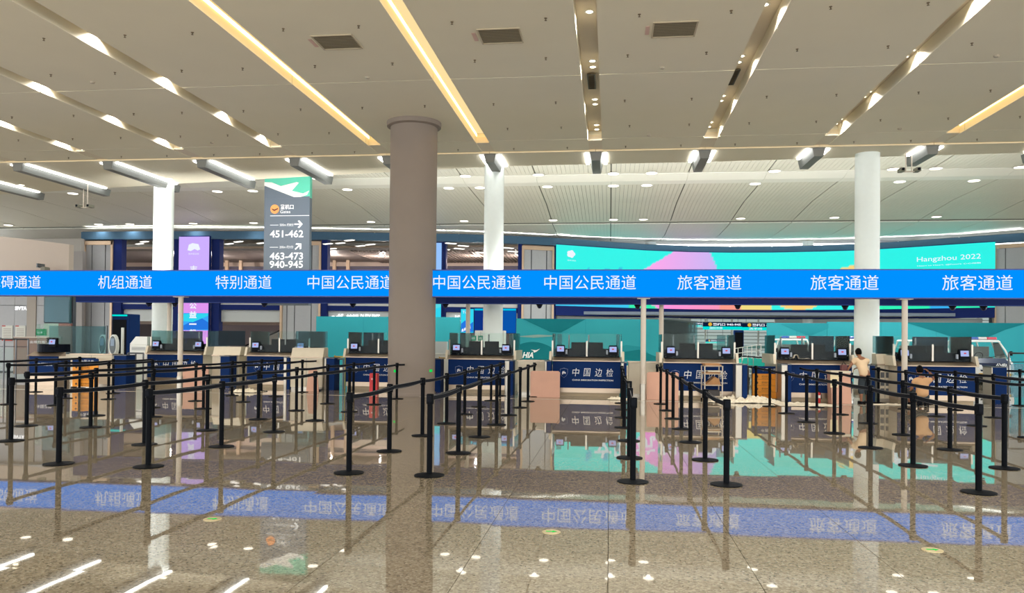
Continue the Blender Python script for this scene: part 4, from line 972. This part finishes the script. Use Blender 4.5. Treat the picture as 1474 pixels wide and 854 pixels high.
Zp = lambda py: W(50, py, OY).z
for px0, px1 in ((1.8, 17), (21, 35.5)):
    q = ob('notice_sheet', px0, px1, Zp(491), Zp(469), P('poster_white', (214, 214, 206), .5), .0, .02)
    ob('notice_edge', px0, px1, Zp(491.3), Zp(489.6), P('poster_red', (190, 70, 60), .5), -.005, .02, q); ob('notice_edge', px0, px0+5, Zp(470.5), Zp(469), P('poster_red', (190, 70, 60), .5), -.005, .02, q)
    for i in range(6): ob('print_line', px0+2, px1-2, Zp(474.3+i*2.4), Zp(473.7+i*2.4), P('print_grey', (150, 130, 126), .5), -.005, .02, q)
text('SIVTA', wx(19.5, OY)-ox, wx(36.5, OY)-ox, Zp(446.6), Zp(441.4), .02, LETE, of, weight=.04)
q = ob('green_sign', 52, 66, Zp(483), Zp(473.5), P('green_sign', (20, 150, 100), emis=.7), -.04, .03); text('出入境', wx(54, OY)-ox, wx(61, OY)-ox, Zp(480), Zp(477.5), -.05, WTXTE, of)
b = MB(); n = 26
P0 = [(px, 343+ (0 if px < 10 else (px-10)*.11)) for px in [-70+171*i/n for i in range(n+1)]]
for (pa, ya), (pb, yb) in zip(P0, P0[1:]):
    def yy2(p): return -.9+.0-1.3*sin(min(1, max(0, (p+70)/171))*pi*.5)*0+ .0009*(p-20)**2*.12
    xa_, xb_ = wx(pa, OY)-ox, wx(pb, OY)-ox; za, zb = Zp(ya), Zp(yb)
    b.add([(xa_, yy2(pa), 3.85), (xb_, yy2(pb), 3.85), (xb_, yy2(pb), zb), (xa_, yy2(pa), za), (xa_, yy2(pa)+.3, 3.85), (xb_, yy2(pb)+.3, 3.85), (xb_, yy2(pb)+.3, zb), (xa_, yy2(pa)+.3, za)], [(0,1,2,3),(7,6,5,4),(3,2,6,7),(0,4,5,1)]+([(1,5,6,2)] if pb > 100.5 else []))
b.build('curved_header', P('rose_plaster', (196, 180, 168), .45), of)
MB().box(wx(-70, OY)-ox, wx(101, OY)-ox, -.7, .3, 3.8, 3.9).build('header_soffit', GREYP, of)
tag(of, 'grey panelled office front with curved pinkish header at far left', 'office front')
c = empty('wall_camera', (wx(64, 30), 29.75, 0)); MB().tube([(-.18, 0, W(64, 382, 29.7).z), (.02, 0, W(64, 382, 29.7).z), (.12, 0, W(64, 386, 29.7).z)], .035).build('bracket', STEELD, c)
MB().bev(.04, .26, -.15, .15, W(64, 390, 29.7).z, W(64, 384.5, 29.7).z, .02).build('camera', P('camera_grey', (120, 118, 104), .5), c); MB().box(-.22, -.17, -.03, .4, W(64, 385, 29.7).z, W(64, 379, 29.7).z).build('wall_plate', STEELD, c)
tag(c, 'security camera on a bracket above the blue sign at far left', 'camera')
# dark cabinet with cyan top, self service kiosks, white machine
x0, x1 = wx(160.5, 32), wx(182, 32); r = empty('vending_unit', ((x0+x1)/2, 32, 0)); w_ = (x1-x0)/2
MB().bev(-w_, w_+.1, 0, .8, 0, 2.55, .02).build('body', NAVY, r); MB().box(-w_+.03, w_-.03, -.02, 0, .4, 2.3).build('glass_door', BLACK, r); MB().box(-w_, w_, -.03, 0, 2.45, 2.52).build('light_strip', P('cyan_sign', (0, 235, 225), emis=.9), r); tag(r, 'tall dark navy cabinet with a cyan light strip behind the kiosks', 'cabinet')
def kiosk(px, Y, lab):
    r = empty('self_service_kiosk', (wx(px, Y), Y, 0))
    MB().lathe([(.22, 0), (.22, .03), (.12, .06), (.1, .7), (.14, .9)], 20).build('pedestal', WHITE, r, None, True)
    MB().prism([(x*.21+.0, 1.22+z*.42) for x, z in [(cos(2*pi*i/24), sin(2*pi*i/24)) for i in range(24)]], -.06, .06).build('oval_housing', WHITE, r)
    MB().prism([(x*.165, 1.26+z*.33) for x, z in [(cos(2*pi*i/24), sin(2*pi*i/24)) for i in range(24)]], -.07, -.06).build('oval_face', P('charcoal_face', (44, 60, 64), .3), r)
    s = MB().box(-.09, .09, -.08, -.07, 1.22, 1.5).build('screen', P('kiosk_screen', (170, 186, 200), emis=.7), r)
    r.rotation_euler = (0, 0, radians(-18)); tag(r, lab, 'kiosk')
kiosk(163.5, 27.5, 'white oval self-service kiosk, right one of the pair'); kiosk(148.5, 28.2, 'white oval self-service kiosk, left one of the pair')
x = wx(174.5, 27); tag(MB().bev(x-.035, x+.035, 27, 27.1, 0, 1.9, .01).build('white_post', WHITE), 'thin white post right of the oval kiosks', 'post')
r = empty('white_machine', (wx(197, 25.2), 25.2, 0)); MB().bev(-.28, .36, 0, .8, .02, 1.32, .02).build('body', WHITE, r)
MB().prism([(-.28, 1.32), (.36, 1.32), (.36, 1.58), (-.06, 1.58)], .0, .8).build('sloped_hood', WHITE, r)
for i in range(4): MB().box(-.2, .3, -.006, 0, 1.12+i*.03, 1.13+i*.03).build('slot', STEELD, r)
for sx in (-.22, .3): MB().box(sx-.03, sx+.03, .05, .75, 0, .02).build('foot', STEELD, r)
tag(r, 'white sloped-top machine left of the second booth', 'machine')
# screens hung behind the fifth booth
Y = 33.5; x0 = wx(662, Y); x3 = wx(742.5, Y); r = empty('display_stand', ((x0+x3)/2, Y, 0)); c_ = (x0+x3)/2
Zs = lambda py: W(700, py, Y).z
zz0, zz1 = Zs(480), Zs(444.5)
cuts = [662, 681.5, 702, 722, 742.5]
for i, (a, b) in enumerate(zip(cuts, cuts[1:])):
    xa_, xb_ = wx(a, Y)-c_+.01, wx(b, Y)-c_-.01
    q = MB().box(xa_, xb_, 0, .12, zz0, zz1).build('screen_module', NAVYD, r)
    if i == 0:
        MB().box(xa_+.01, xb_-.01, -.01, 0, zz0+.02, zz1-.02).build('lit_face', CYL, q)
        flat('picture_hills', [(xa_+.02, zz0+.05), (xb_-.02, zz0+.05), (xb_-.02, zz0+.5), (xa_+.35, zz0+.32), (xa_+.2, zz0+.55), (xa_+.02, zz0+.4)], -.012, P('deep_azure_led', (40, 120, 225), emis=1.0), q)
        text('Tv', xa_+.08, xa_+.26, zz1-.22, zz1-.1, -.02, WTXTE, q)
        for k in range(4): flat('picture_town', [(xa_+.05+k*.1, zz0+.06+k*.04), (xa_+.14+k*.1, zz0+.08+k*.04), (xa_+.12+k*.1, zz0+.2+k*.05), (xa_+.06+k*.1, zz0+.16+k*.05)], -.02, WTXTE, q)
    else:
        MB().box(xa_+.01, xb_-.01, -.01, 0, zz0+.02, zz1-.1).build('lit_face', P('navy_led' if i < 3 else 'blue_led', (16, 50, 130) if i < 3 else (10, 84, 170), emis=1.0), q)
        MB().box(xa_+.01, xb_-.01, -.01, 0, zz1-.08, zz1-.0).build('cyan_header', P('cyan_header', (0, 190, 235), emis=1.0), q)
for s in (-1, 0, 1): MB().box(s*(x3-x0)*.4-.06, s*(x3-x0)*.4+.06, .12, .22, 0, zz1).build('leg', STEELD, r)
tag(r, 'row of four tall dark blue and cyan display screens behind the fifth booth', 'screen')
for i, (a, b, m_) in enumerate(((683, 700, WHITE), (711, 725.5, WHITE))):
    x = wx((a+b)/2, 31); w_ = (wx(b, 31)-wx(a, 31))/2; q = empty('locker', (x, 31, 0)); MB().bev(-w_, w_, 0, .5, .05, 1.95, .01).build('body', m_, q); MB().box(-w_, w_, .02, .48, 0, .05).build('plinth', STEELD, q); MB().box(-.005, .005, -.004, 0, .1, 1.9).build('door_gap', STEELD, q)
    tag(q, 'pale upright locker behind the fifth booth, %s one' % ('left', 'right')[i], 'locker')
for i, (a, b) in enumerate(((676, 685.5), (688, 695.5))):
    p = W((a+b)/2, 487, 27.6); w_ = (b-a)/2/41; q = empty('green_sign', (p.x, 27.6, 0)); MB().box(-w_, w_, 0, .04, p.z-.09, p.z+.09).build('board', P('green_board', (20, 150, 120), .5), q); text('通道', -w_*.6, w_*.6, p.z-.04, p.z+.04, -.004, WTXT, q); MB().cyl(0, .02, 0, p.z-.09, .02, n=8).build('pole', STEEL, q)
    tag(q, 'small green sign on a pole behind the fifth booth, %s one' % ('left', 'right')[i], 'sign')
r = empty('service_counter', (wx(622, 29), 29, 0)); MB().bev(-1.3, 1.6, 0, .6, .0, 1.02, .02).build('body', WHITE, r); MB().bev(-1.35, 1.65, -.05, .65, 1.02, 1.06, .01).build('top_slab', WHITE, r); MB().box(-1.0, .5, .3, .4, 1.06, 1.5).build('back_screen', P('pale_grey_fascia', (196, 200, 200), .5), r); tag(r, 'white service counter right of the beige column', 'counter')
r = empty('potted_plant', (wx(617.5, 28.9), 29.2, 1.06)); MB().lathe([(.05, 0), (.07, .1), (.06, .1), (.05, .08)], 12).build('pot', BLACK, r)
for i in range(9):
    a = i*2.4; MB().add([(0, 0, .09), (.05*cos(a+.5), .05*sin(a+.5), .17), (.11*cos(a), .11*sin(a), .22+.03*(i % 3)), (.05*cos(a-.5), .05*sin(a-.5), .17), (.02*cos(a), .02*sin(a), .14)], [(0,1,2,3),(0,3,4),(0,4,1)]).build('leaf', P('leaf_green', (50, 84, 50), .5), r)
tag(r, 'tiny potted plant on the white counter right of the column', 'plant')

# ------------------------------------------------------------------ trolley, sheets, podium
r = empty('shelf_trolley', (wx(1028, 21.5), 21.6, .0), radians(6)); a = .23
for sx in (-a, a):
    for sy in (0, .4):
        MB().tube([(sx, sy, .07), (sx*1.03, sy, .95)], .016).build('upright', SIGNW, r); MB().cyl(sy, .04, sx-.015, sx+.015, .04, n=12, ax='x').build('wheel', BLACK, r)
for z in (.12, .42, .72, .93): MB().box(-a, a, -.02, .42, z, z+.025).build('shelf', P('worn_shelf', (176, 160, 142), .6, grain=.1), r)
for z, x, w_ in ((.745, -.02, .2), (.79, .03, .18), (.955, 0, .21), (.985, -.04, .2)): MB().box(x-w_, x+w_, .02, .38, z, z+.03).build('folded_carton', CARD if z != .79 else PAPER, r)
MB().prism([(-.18, .445), (.2, .445), (.16, .6), (.04, .66), (-.1, .52)], .05, .35).build('carton', CARD, r); MB().box(-.2, .18, .05, .36, .145, .3).build('carton', P('dark_box', (60, 56, 56), .7), r)
tag(r, 'worn shelf trolley loaded with cardboard before the seventh booth', 'trolley')
def sheet(name, cx_, cy_, w_, d_, h, seed, lab, mat=PAPER, flat_=.35):
    b = bmesh.new(); bmesh.ops.create_grid(b, x_segments=46, y_segments=34, size=1)
    for v in b.verts:
        x, y = v.co.x, v.co.y; n = noise.noise(Vector((x*4+seed, y*4, seed))); n2 = noise.noise(Vector((x*11+seed, y*11, 1))); rad = min(1, hypot(x, y)); a = atan2(y, x)
        k_ = 1+.22*noise.noise(Vector((cos(a)*1.6+seed, sin(a)*1.6, 3)))
        v.co = Vector((x*w_*k_, y*d_*k_, max(.004, (abs(n)*.7+abs(n2)*.45)*h*(1-rad**3*.85)+.006)))
    me = bpy.data.meshes.new(name); b.to_mesh(me); b.free(); me.materials.append(mat); o = bpy.data.objects.new(name, me); COL.objects.link(o); o.location = (cx_, cy_, 0); tag(o, lab, 'packing sheet'); return o
sheet('packing_sheet', 3.55, 21.7, 1.0, .5, .32, 1.3, 'heap of crumpled cream packing sheet between trolley and orange board')
sheet('packing_sheet', 4.95, 21.0, .72, .55, .10, 5.1, 'flat crumpled white packing sheet on the floor before the eighth booth')
sheet('packing_sheet', wx(890, 21.6), 21.7, .28, .2, .14, 8.8, 'small white foam heap behind the middle row of belt posts')
sheet('packing_sheet', wx(357, 22), 21.9, .42, .3, .2, 3.2, 'crumpled cream sheet on the floor before the third booth')
sheet('packing_sheet', wx(151, 22), 21.6, .5, .35, .1, 9.2, 'flat white sheet on the floor before the navy pillar, left')
sheet('packing_sheet', wx(1281, 21.6), 21.6, .55, .2, .05, 2.2, 'thin white sheet on the floor between the two men')
r = empty('podium', (6.05, 21.7, 0)); MB().prism([(-.25, 0), (.25, 0), (.21, .82), (-.27, .82)], 0, .4).build('body', PINK, r)
MB().prism([(-.31, .8), (.22, .8), (.22, .86), (-.29, .86)], -.04, .42).build('top_slab', CREAM, r); MB().prism([(-.29, .42), (-.1, .42), (-.07, .82), (-.29, .8)], -.006, 0).build('paper', P('cream_paper', (232, 216, 176), .7), r); tag(r, 'pink podium with cream top that the standing man leans on', 'podium')
r = empty('hand_bag', (6.12, 21.85, .86)); MB().bev(-.05, .12, 0, .12, 0, .16, .02).build('body', P('dark_red_bag', (96, 50, 50), .6), r); MB().tube([(-.02, .06, .15), (.03, .06, .24), (.09, .06, .15)], .01).build('handle', BLACK, r); tag(r, 'small dark bag on the pink podium top', 'bag')
# exit discs in the floor
for i, (x, y, lab) in enumerate(((-3.44, 6.58, 'left'), (-.47, 6.6, 'middle'), (2.49, 6.5, 'right'))):
    r = empty('floor_exit_marker', (x, y, 0)); MB().lathe([(.078, .0), (.078, .004), (.072, .006), (.064, .006)], 28).build('ring', P('ring_tan', (196, 180, 140), .4, .4), r)
    MB().cyl(0, 0, .001, .0055, .0645, n=28).build('disc', P('disc_cream', (226, 226, 190), .3), r); MB().prism([(-.045, -.012), (.01, -.012), (.01, -.03), (.048, 0), (.01, .03), (.01, .012), (-.045, .012)], .0056, .007, 'z').build('arrow', P('green_exit', (30, 225, 90), emis=.9), r)
    tag(r, 'round green-lit exit marker set in the floor, %s one' % lab, 'floor marker', 'floor exit markers')

# ------------------------------------------------------------------ patrol carts
NV = P('cart_navy', (34, 48, 78), .25); WV = P('cart_white', (232, 234, 232), .25)
def cart(px, Y, lab):
    r = empty('patrol_cart', (wx(px, Y), Y, 0)); w_ = .69
    def loft(name, prof, mat, par=r, wf=lambda z: w_):
        b = MB(); n = len(prof); vs = [(-wf(z), y, z) for y, z in prof]+[(wf(z), y, z) for y, z in prof]
        b.add(vs, [tuple(range(n-1,-1,-1)), tuple(range(n, 2*n))]+[(i, (i+1) % n, n+(i+1) % n, n+i) for i in range(n)]); return b.build(name, mat, par)
    wf = lambda z: w_-.0 if z < 1.0 else w_-.16*((z-1)/.75)**2
    loft('lower_body', [(.06, .34), (3.1, .34), (3.15, .6), (3.12, 1.0), (.35, 1.0), (.1, .86), (.0, .62)], WV)
    MB().add([(-.55, -.01, .56), (.55, -.01, .56), (.6, .09, .86), (.5, .36, 1.04), (-.5, .36, 1.04), (-.6, .09, .86), (-.5, .03, .52), (.5, .03, .52), (.5, .42, .95), (-.5, .42, .95)], [(0,1,2,5),(5,2,3,4),(0,6,7,1),(1,7,8,2),(2,8,3),(3,8,9,4),(4,9,5),(5,9,6,0),(6,9,8,7)]).build('front_hood', NV, r)
    MB().box(-.6, .6, -.02, .1, .36, .46).build('yellow_band', P('cart_yellow', (206, 160, 40), .4), r)
    for s in (-1, 1):
        MB().cyl(s*.56, .72, -.005, .12, .075, n=16, ax='y').build('headlight', P('headlight_glass', (214, 216, 220), .1), r)
        MB().cyl(s*.42, .66, -.02, .1, .05, n=12, ax='y').build('fog_light', P('headlight_glass', (214, 216, 220), .1), r)
        m = MB().bev(s*.82-.05, s*.82+.05, .5, .6, 1.15, 1.33, .02).build('mirror', BLACK, r); MB().tube([(s*.66, .6, 1.12), (s*.8, .56, 1.18)], .012).build('arm', BLACK, m)
        for yy_ in (.55, 2.5):
            wh = MB().cyl(yy_, .27, s*w_-s*.16, s*w_+s*.01, .27, n=24, ax='x').build('wheel', P('tyre', (34, 34, 36), .8), r); MB().cyl(yy_, .27, s*w_+s*.0, s*w_+s*.02, .15, n=16, ax='x').build('hub_cap', STEEL, wh)
        # door pillars
        for (y0, z0, y1, z1, nm) in ((.36, 1.0, .95, 1.7, 'front_pillar'), (1.5, 1.0, 1.55, 1.72, 'middle_pillar'), (3.0, 1.0, 2.9, 1.7, 'rear_pillar')):
            MB().tube([(s*wf(1), y0, z0), (s*(w_-.03), (y0+y1)/2, (z0+z1)/2), (s*wf(z1), y1, z1)], .035).build(nm, WV, r)
        MB().add([(s*.66, .5, 1.02), (s*.66, 1.48, 1.02), (s*.56, 1.5, 1.66), (s*.56, .98, 1.66)], [(0,1,2,3)]).build('door_glass', GLASS, r)
    MB().add([(-.64, .38, 1.02), (.64, .38, 1.02), (.54, .95, 1.68), (-.54, .95, 1.68)], [(0,1,2,3)]).build('windscreen', GLASS, r)
    MB().add([(-.64, 3.0, 1.02), (.64, 3.0, 1.02), (.54, 2.92, 1.68), (-.54, 2.92, 1.68)], [(0,1,2,3)]).build('rear_screen', GLASS, r)
    MB().tube([(-.2, .42, 1.03), (.25, .5, 1.12)], .012).build('wiper', BLACK, r)
    MB().bev(-.6, .6, .88, 3.0, 1.68, 1.76, .05).build('roof', WV, r)
    for yy_ in (1.35, 2.2): 
        MB().bev(-.55, .55, yy_, yy_+.45, .95, 1.08, .03).box(-.55, .55, yy_+.42, yy_+.52, 1.05, 1.5).build('bench_seat', P('seat_grey', (120, 124, 124), .7), r)
    MB().tube([(-.3+.16*cos(t), .75-.05*sin(t), 1.12+.15*sin(t)) for t in [2*pi*i/14 for i in range(15)]], .012).build('steering_wheel', BLACK, r)
    lb = MB().box(-.5, .5, 1.0, 1.24, 1.76, 1.79).build('light_bar', STEELD, r)
    for x0, x1, mm in ((-.5, -.2, P('beacon_blue', (40, 90, 190), .2)), (-.2, .12, P('beacon_white', (230, 226, 224), .2)), (.12, .5, P('beacon_red', (214, 40, 70), .2))): MB().bev(x0, x1, .98, 1.26, 1.79, 1.88, .02).build('beacon', mm, lb)
    text('公安', .0, .4, .66, .86, -.035+.0, WTXT, r, weight=.03)
    tag(r, lab, 'cart', 'patrol carts'); return r
cart(1433, 33, 'white and navy patrol cart, rightmost, beside the glass railing')
cart(1350, 34, 'white patrol cart behind the rightmost booth')
cart(1250, 35, 'white patrol cart behind the standing man')
cart(1150, 36, 'white patrol cart behind the eighth booth, leftmost of the carts')
# luggage trolleys beyond the opening
for i, (px, Y) in enumerate(((1069, 33.2), (1077, 32.3), (1086, 31.4), (1094, 30.5))):
    r = empty('luggage_trolley', (wx(px, Y), Y, 0), radians(-25))
    MB().tube([(-.26, 0, 1.02), (.26, 0, 1.02)], .02).build('handle', BLACK, r)
    for s in (-1, 1): MB().tube([(s*.26, 0, 1.02), (s*.24, .05, .3), (s*.2, .9, .2)], .016).build('side_tube', STEEL, r); MB().cyl(.85, .08, s*.2-.02, s*.2+.02, .08, n=12, ax='x').build('wheel', BLACK, r)
    MB().cyl(0, .08, -.02, .02, .08, n=12, ax='x').build('wheel', BLACK, r)
    MB().prism([(x*.24, .78+z*.2) for x, z in [(cos(2*pi*i_/18), sin(2*pi*i_/18)) for i_ in range(18)]], -.02, .01).build('advert_panel', CYAN, r); MB().box(-.2, .2, .05, .9, .2, .23).build('platform', STEEL, r)
    tag(r, 'luggage trolley with an oval cyan panel beyond the gate, %s of four' % ('first', 'second', 'third', 'fourth')[i], 'trolley', 'luggage trolleys')
r = empty('wire_rack', (wx(1068, 33), 33, 0), radians(0))
for i in range(9): MB().tube([(-.7+i*.18, 0, .05), (-.7+i*.18, 0, 1.25+i*.035)], .014).build('upright', WHITE, r)
for i in range(6): MB().tube([(-.7, 0, .3+i*.19), (.74, 0, .3+i*.24)], .012).build('wire', WHITE, r)
tag(r, 'white wire rack beyond the gate above the cyan trolleys', 'rack')
r = empty('dark_totem', (wx(1063.5, 35), 35, 0)); MB().bev(-.2, .2, 0, .3, 0, 2.1, .02).build('body', NAVY, r); MB().box(-.17, .17, -.01, 0, .9, 2.0).build('dark_glass', BLACK, r); tag(r, 'dark navy totem standing in the bright opening', 'totem')

# ------------------------------------------------------------------ people
def skin(name, nodes, edges, mat, par, sub=2, root=0, smooth=True):
    """nodes: (x, y, z, rx[, ry]); one continuous skin grown over the joints"""
    me = bpy.data.meshes.new(name); me.from_pydata([n[:3] for n in nodes], edges, []); o = bpy.data.objects.new(name, me); COL.objects.link(o)
    m = o.modifiers.new('s', 'SKIN'); m.use_smooth_shade = True
    if not me.skin_vertices: me.skin_vertices.new()
    for i, n in enumerate(nodes):
        me.skin_vertices[0].data[i].radius = (n[3], n[4] if len(n) > 4 else n[3]); me.skin_vertices[0].data[i].use_root = (i == root)
    s = o.modifiers.new('u', 'SUBSURF'); s.levels = sub; s.render_levels = sub
    bpy.context.view_layer.update(); dg = bpy.context.evaluated_depsgraph_get(); nm = bpy.data.meshes.new_from_object(o.evaluated_get(dg), depsgraph=dg)
    bpy.data.objects.remove(o); bpy.data.meshes.remove(me); nm.materials.clear(); nm.materials.append(mat)
    for p in nm.polygons: p.use_smooth = True
    q = bpy.data.objects.new(name, nm); COL.objects.link(q); q.parent = par; return q
def hand(par, base, d, palm, mat=SKIN):
    """palm and five curled fingers as one skinned piece"""
    d = Vector(d).normalized(); n_ = Vector(palm).normalized(); s_ = d.cross(n_).normalized(); B = Vector(base)
    nodes = [(*B, .024, .018), (*(B+d*.045), .034, .017), (*(B+d*.085), .036, .015)]; edges = [(0, 1), (1, 2)]
    for i, (o_, L) in enumerate(((-.03, .062), (-.01, .074), (.011, .07), (.031, .054))):
        p = B+d*.085+s_*o_; k = len(nodes)
        nodes += [(*(p+d*.01), .0095), (*(p+d*L*.5+n_*.012), .009), (*(p+d*L*.85+n_*.038), .0078)]; edges += [(2, k), (k, k+1), (k+1, k+2)]
    k = len(nodes); p = B+d*.03-s_*.03
    nodes += [(*(p-s_*.02+d*.015), .011), (*(p-s_*.034+d*.045+n_*.015), .0095)]; edges += [(1, k), (k, k+1)]
    return skin('hand', nodes, edges, mat, par, 1)
def head(par, c, back, mat=SKIN, R=.1):
    """skull with jaw, nose, ears, eyes, mouth and short hair; faces away from `back`"""
    f = -Vector(back).normalized(); up = Vector((0, 0, 1)); sd = f.cross(up).normalized(); c = Vector(c)
    M_ = Matrix((sd, f, up)).transposed().to_4x4(); M_.translation = c
    b = bmesh.new(); bmesh.ops.create_uvsphere(b, u_segments=24, v_segments=16, radius=1)
    for v in b.verts:
        x, y, z = v.co; k_ = 1-.25*max(0, -z)*(1 if y > -.2 else .6)
        v.co = Vector((x*R*.78*k_, y*R*.95*(1-.12*max(0, -z)), z*R*1.2))
        if y > .8 and -.35 < z < .15 and abs(x) < .25: v.co.y += .018*(1-abs(x)*3)
    me = bpy.data.meshes.new('head'); b.to_mesh(me); b.free(); me.materials.append(mat)
    for p in me.polygons: p.use_smooth = True
    h = bpy.data.objects.new('head', me); COL.objects.link(h); h.parent = par; h.matrix_local = M_
    b = MB()
    for s in (-1, 1): b.prism([(R*(-.05+.17*cos(t)), R*(-.02+.28*sin(t))) for t in [2*pi*i/10 for i in range(10)]], s*R*.74, s*R*.86, 'x')
    b.build('ear', mat, h, None, True)
    MB().box(-R*.42, -R*.2, R*.8, R*.88, R*.02, R*.1).box(R*.2, R*.42, R*.8, R*.88, R*.02, R*.1).build('eye', BLACK, h); MB().box(-R*.22, R*.22, R*.82, R*.9, -R*.56, -R*.5).build('mouth', P('lips', (150, 84, 76), .5), h)
    b = bmesh.new(); bmesh.ops.create_uvsphere(b, u_segments=24, v_segments=16, radius=1)
    for v in b.verts:
        x, y, z = v.co; n = 1.09+.04*noise.noise(Vector((x, y, z))*6)
        v.co = Vector((x*R*.80*n, y*R*.97*n-R*.03, z*R*1.17*n+R*.03))
        cut = -.52+.95*max(0, y+.15)
        if z < cut: v.co = Vector((x*R*.7, y*R*.8-R*.03, max(z, cut-.12)*R*1.1))
    me = bpy.data.meshes.new('hair'); b.to_mesh(me); b.free(); me.materials.append(HAIR)
    for p in me.polygons: p.use_smooth = True
    q = bpy.data.objects.new('hair', me); COL.objects.link(q); q.parent = h
    return h
SHIRT = P('peach_tshirt', (226, 196, 160), .8, grain=.05, gscale=6); SHIRT2 = P('tan_tshirt', (206, 160, 116), .8, grain=.05, gscale=6); SHORTS = P('dark_slate_trousers', (48, 58, 66), .85, grain=.06, gscale=9)
man = empty('person', (6.66, 21.78, 0))
J = [(0, 0, .76, .12, .1), (-.03, .04, .92, .11, .09), (-.07, .1, 1.08, .135, .09), (-.08, .13, 1.17, .10, .07), (-.09, .17, 1.23, .045), (-.1, .2, 1.3, .045),
     (-.25, .12, 1.14, .05), (-.36, .1, .97, .038), (-.42, .14, .86, .026), (.1, .14, 1.13, .05), (.1, .3, .98, .036), (-.02, .42, .93, .026),
     (-.08, -.01, .7, .085), (-.09, .03, .42, .06), (-.1, -.01, .22, .045), (-.1, .0, .08, .03), (-.1, -.0, .045, .03), (-.11, .12, .03, .03),
     (.08, .01, .7, .085), (.08, .05, .42, .06), (.06, .03, .22, .045), (.06, .05, .08, .03), (.06, .05, .045, .03), (.06, .17, .03, .03)]
E_ = [(0,1),(1,2),(2,3),(3,4),(4,5),(3,6),(6,7),(7,8),(3,9),(9,10),(10,11),(0,12),(12,13),(13,14),(14,15),(15,16),(16,17),(0,18),(18,19),(19,20),(20,21),(21,22),(22,23)]
skin('body', J, E_, SKIN, man)
hand(man, J[8][:3], (-.5, .3, -.25), (0, .2, -1)); hand(man, J[11][:3], (-1, .2, -.1), (0, 0, -1)); head(man, (-.11, .23, 1.345), (.25, -1, 0), R=.092)
skin('t_shirt', [(0, 0, .68, .17, .125), (-.02, .03, .86, .15, .12), (-.07, .09, 1.04, .16, .115), (-.08, .12, 1.15, .135, .085), (-.085, .15, 1.2, .07, .06), (-.23, .12, 1.14, .072), (-.31, .11, 1.04, .066), (.09, .14, 1.13, .07), (.11, .2, 1.04, .064)], [(0,1),(1,2),(2,3),(3,4),(3,5),(5,6),(3,7),(7,8)], SHIRT, man)
skin('trousers', [(0, 0, .76, .14, .11), (-.085, .0, .62, .1), (-.095, .03, .42, .085), (-.1, .0, .24, .08), (.08, .01, .62, .1), (.08, .05, .42, .085), (.065, .03, .22, .078)], [(0,1),(1,2),(2,3),(0,4),(4,5),(5,6)], SHORTS, man)
for s in ((-.1, .05), (.06, .1)): MB().bev(s[0]-.045, s[0]+.045, s[1]-.11, s[1]+.13, 0, .07, .02).build('shoe', BLACK, man)
tag(man, 'person in peach t-shirt and dark cropped trousers leaning over the pink podium', 'person')
man = empty('person', (wx(1327, 21.3), 21.25, 0))
J = [(0, 0, .25, .13, .1), (0, .03, .42, .12, .09), (0, .05, .6, .135, .09), (0, .06, .7, .10, .07), (0, .08, .77, .045), (0, .1, .83, .045),
     (-.18, .06, .67, .05), (-.24, .06, .45, .038), (-.2, .26, .38, .026), (.18, .06, .67, .05), (.3, -.0, .72, .04), (.17, .06, .88, .026),
     (-.12, .1, .24, .08), (-.16, .42, .44, .06), (-.14, .5, .22, .045), (-.14, .52, .06, .032), (-.14, .62, .035, .03),
     (.12, .1, .24, .08), (.16, .42, .44, .06), (.14, .5, .22, .045), (.14, .52, .06, .032), (.14, .62, .035, .03)]
E_ = [(0,1),(1,2),(2,3),(3,4),(4,5),(3,6),(6,7),(7,8),(3,9),(9,10),(10,11),(0,12),(12,13),(13,14),(14,15),(15,16),(0,17),(17,18),(18,19),(19,20),(20,21)]
skin('body', J, E_, SKIN, man)
hand(man, J[8][:3], (.1, 1, .1), (0, 0, -1)); hand(man, J[11][:3], (-.6, .3, .6), (-.3, 0, -1)); head(man, (-.03, .12, .915), (.1, -1, 0), R=.098)
skin('t_shirt', [(0, 0, .22, .175, .13), (0, .03, .4, .165, .12), (0, .05, .58, .165, .115), (0, .06, .68, .135, .085), (0, .075, .73, .065, .06), (-.17, .06, .66, .072), (-.22, .06, .55, .064), (.17, .06, .66, .07), (.26, .02, .7, .064)], [(0,1),(1,2),(2,3),(3,4),(3,5),(5,6),(3,7),(7,8)], SHIRT2, man)
skin('trousers', [(0, .02, .24, .15, .12), (-.12, .12, .25, .1), (-.16, .4, .42, .08), (-.15, .47, .26, .068), (.12, .12, .25, .1), (.16, .4, .42, .08), (.15, .47, .26, .068)], [(0,1),(1,2),(2,3),(0,4),(4,5),(5,6)], SHORTS, man)
for s in (-.14, .14): MB().bev(s-.045, s+.045, .46, .68, 0, .07, .02).build('shoe', BLACK, man)
tag(man, 'person in tan t-shirt seated low with one hand raised to the head', 'person')
r = empty('low_stool', (wx(1327, 21.3), 21.28, 0)); MB().bev(-.15, .15, -.1, .18, .1, .14, .02).build('seat', BLACK, r)
for sx in (-.12, .12):
    for sy in (-.07, .15): MB().box(sx-.015, sx+.015, sy-.015, sy+.015, 0, .1).build('leg', BLACK, r)
tag(r, 'low black stool under the seated person', 'stool')
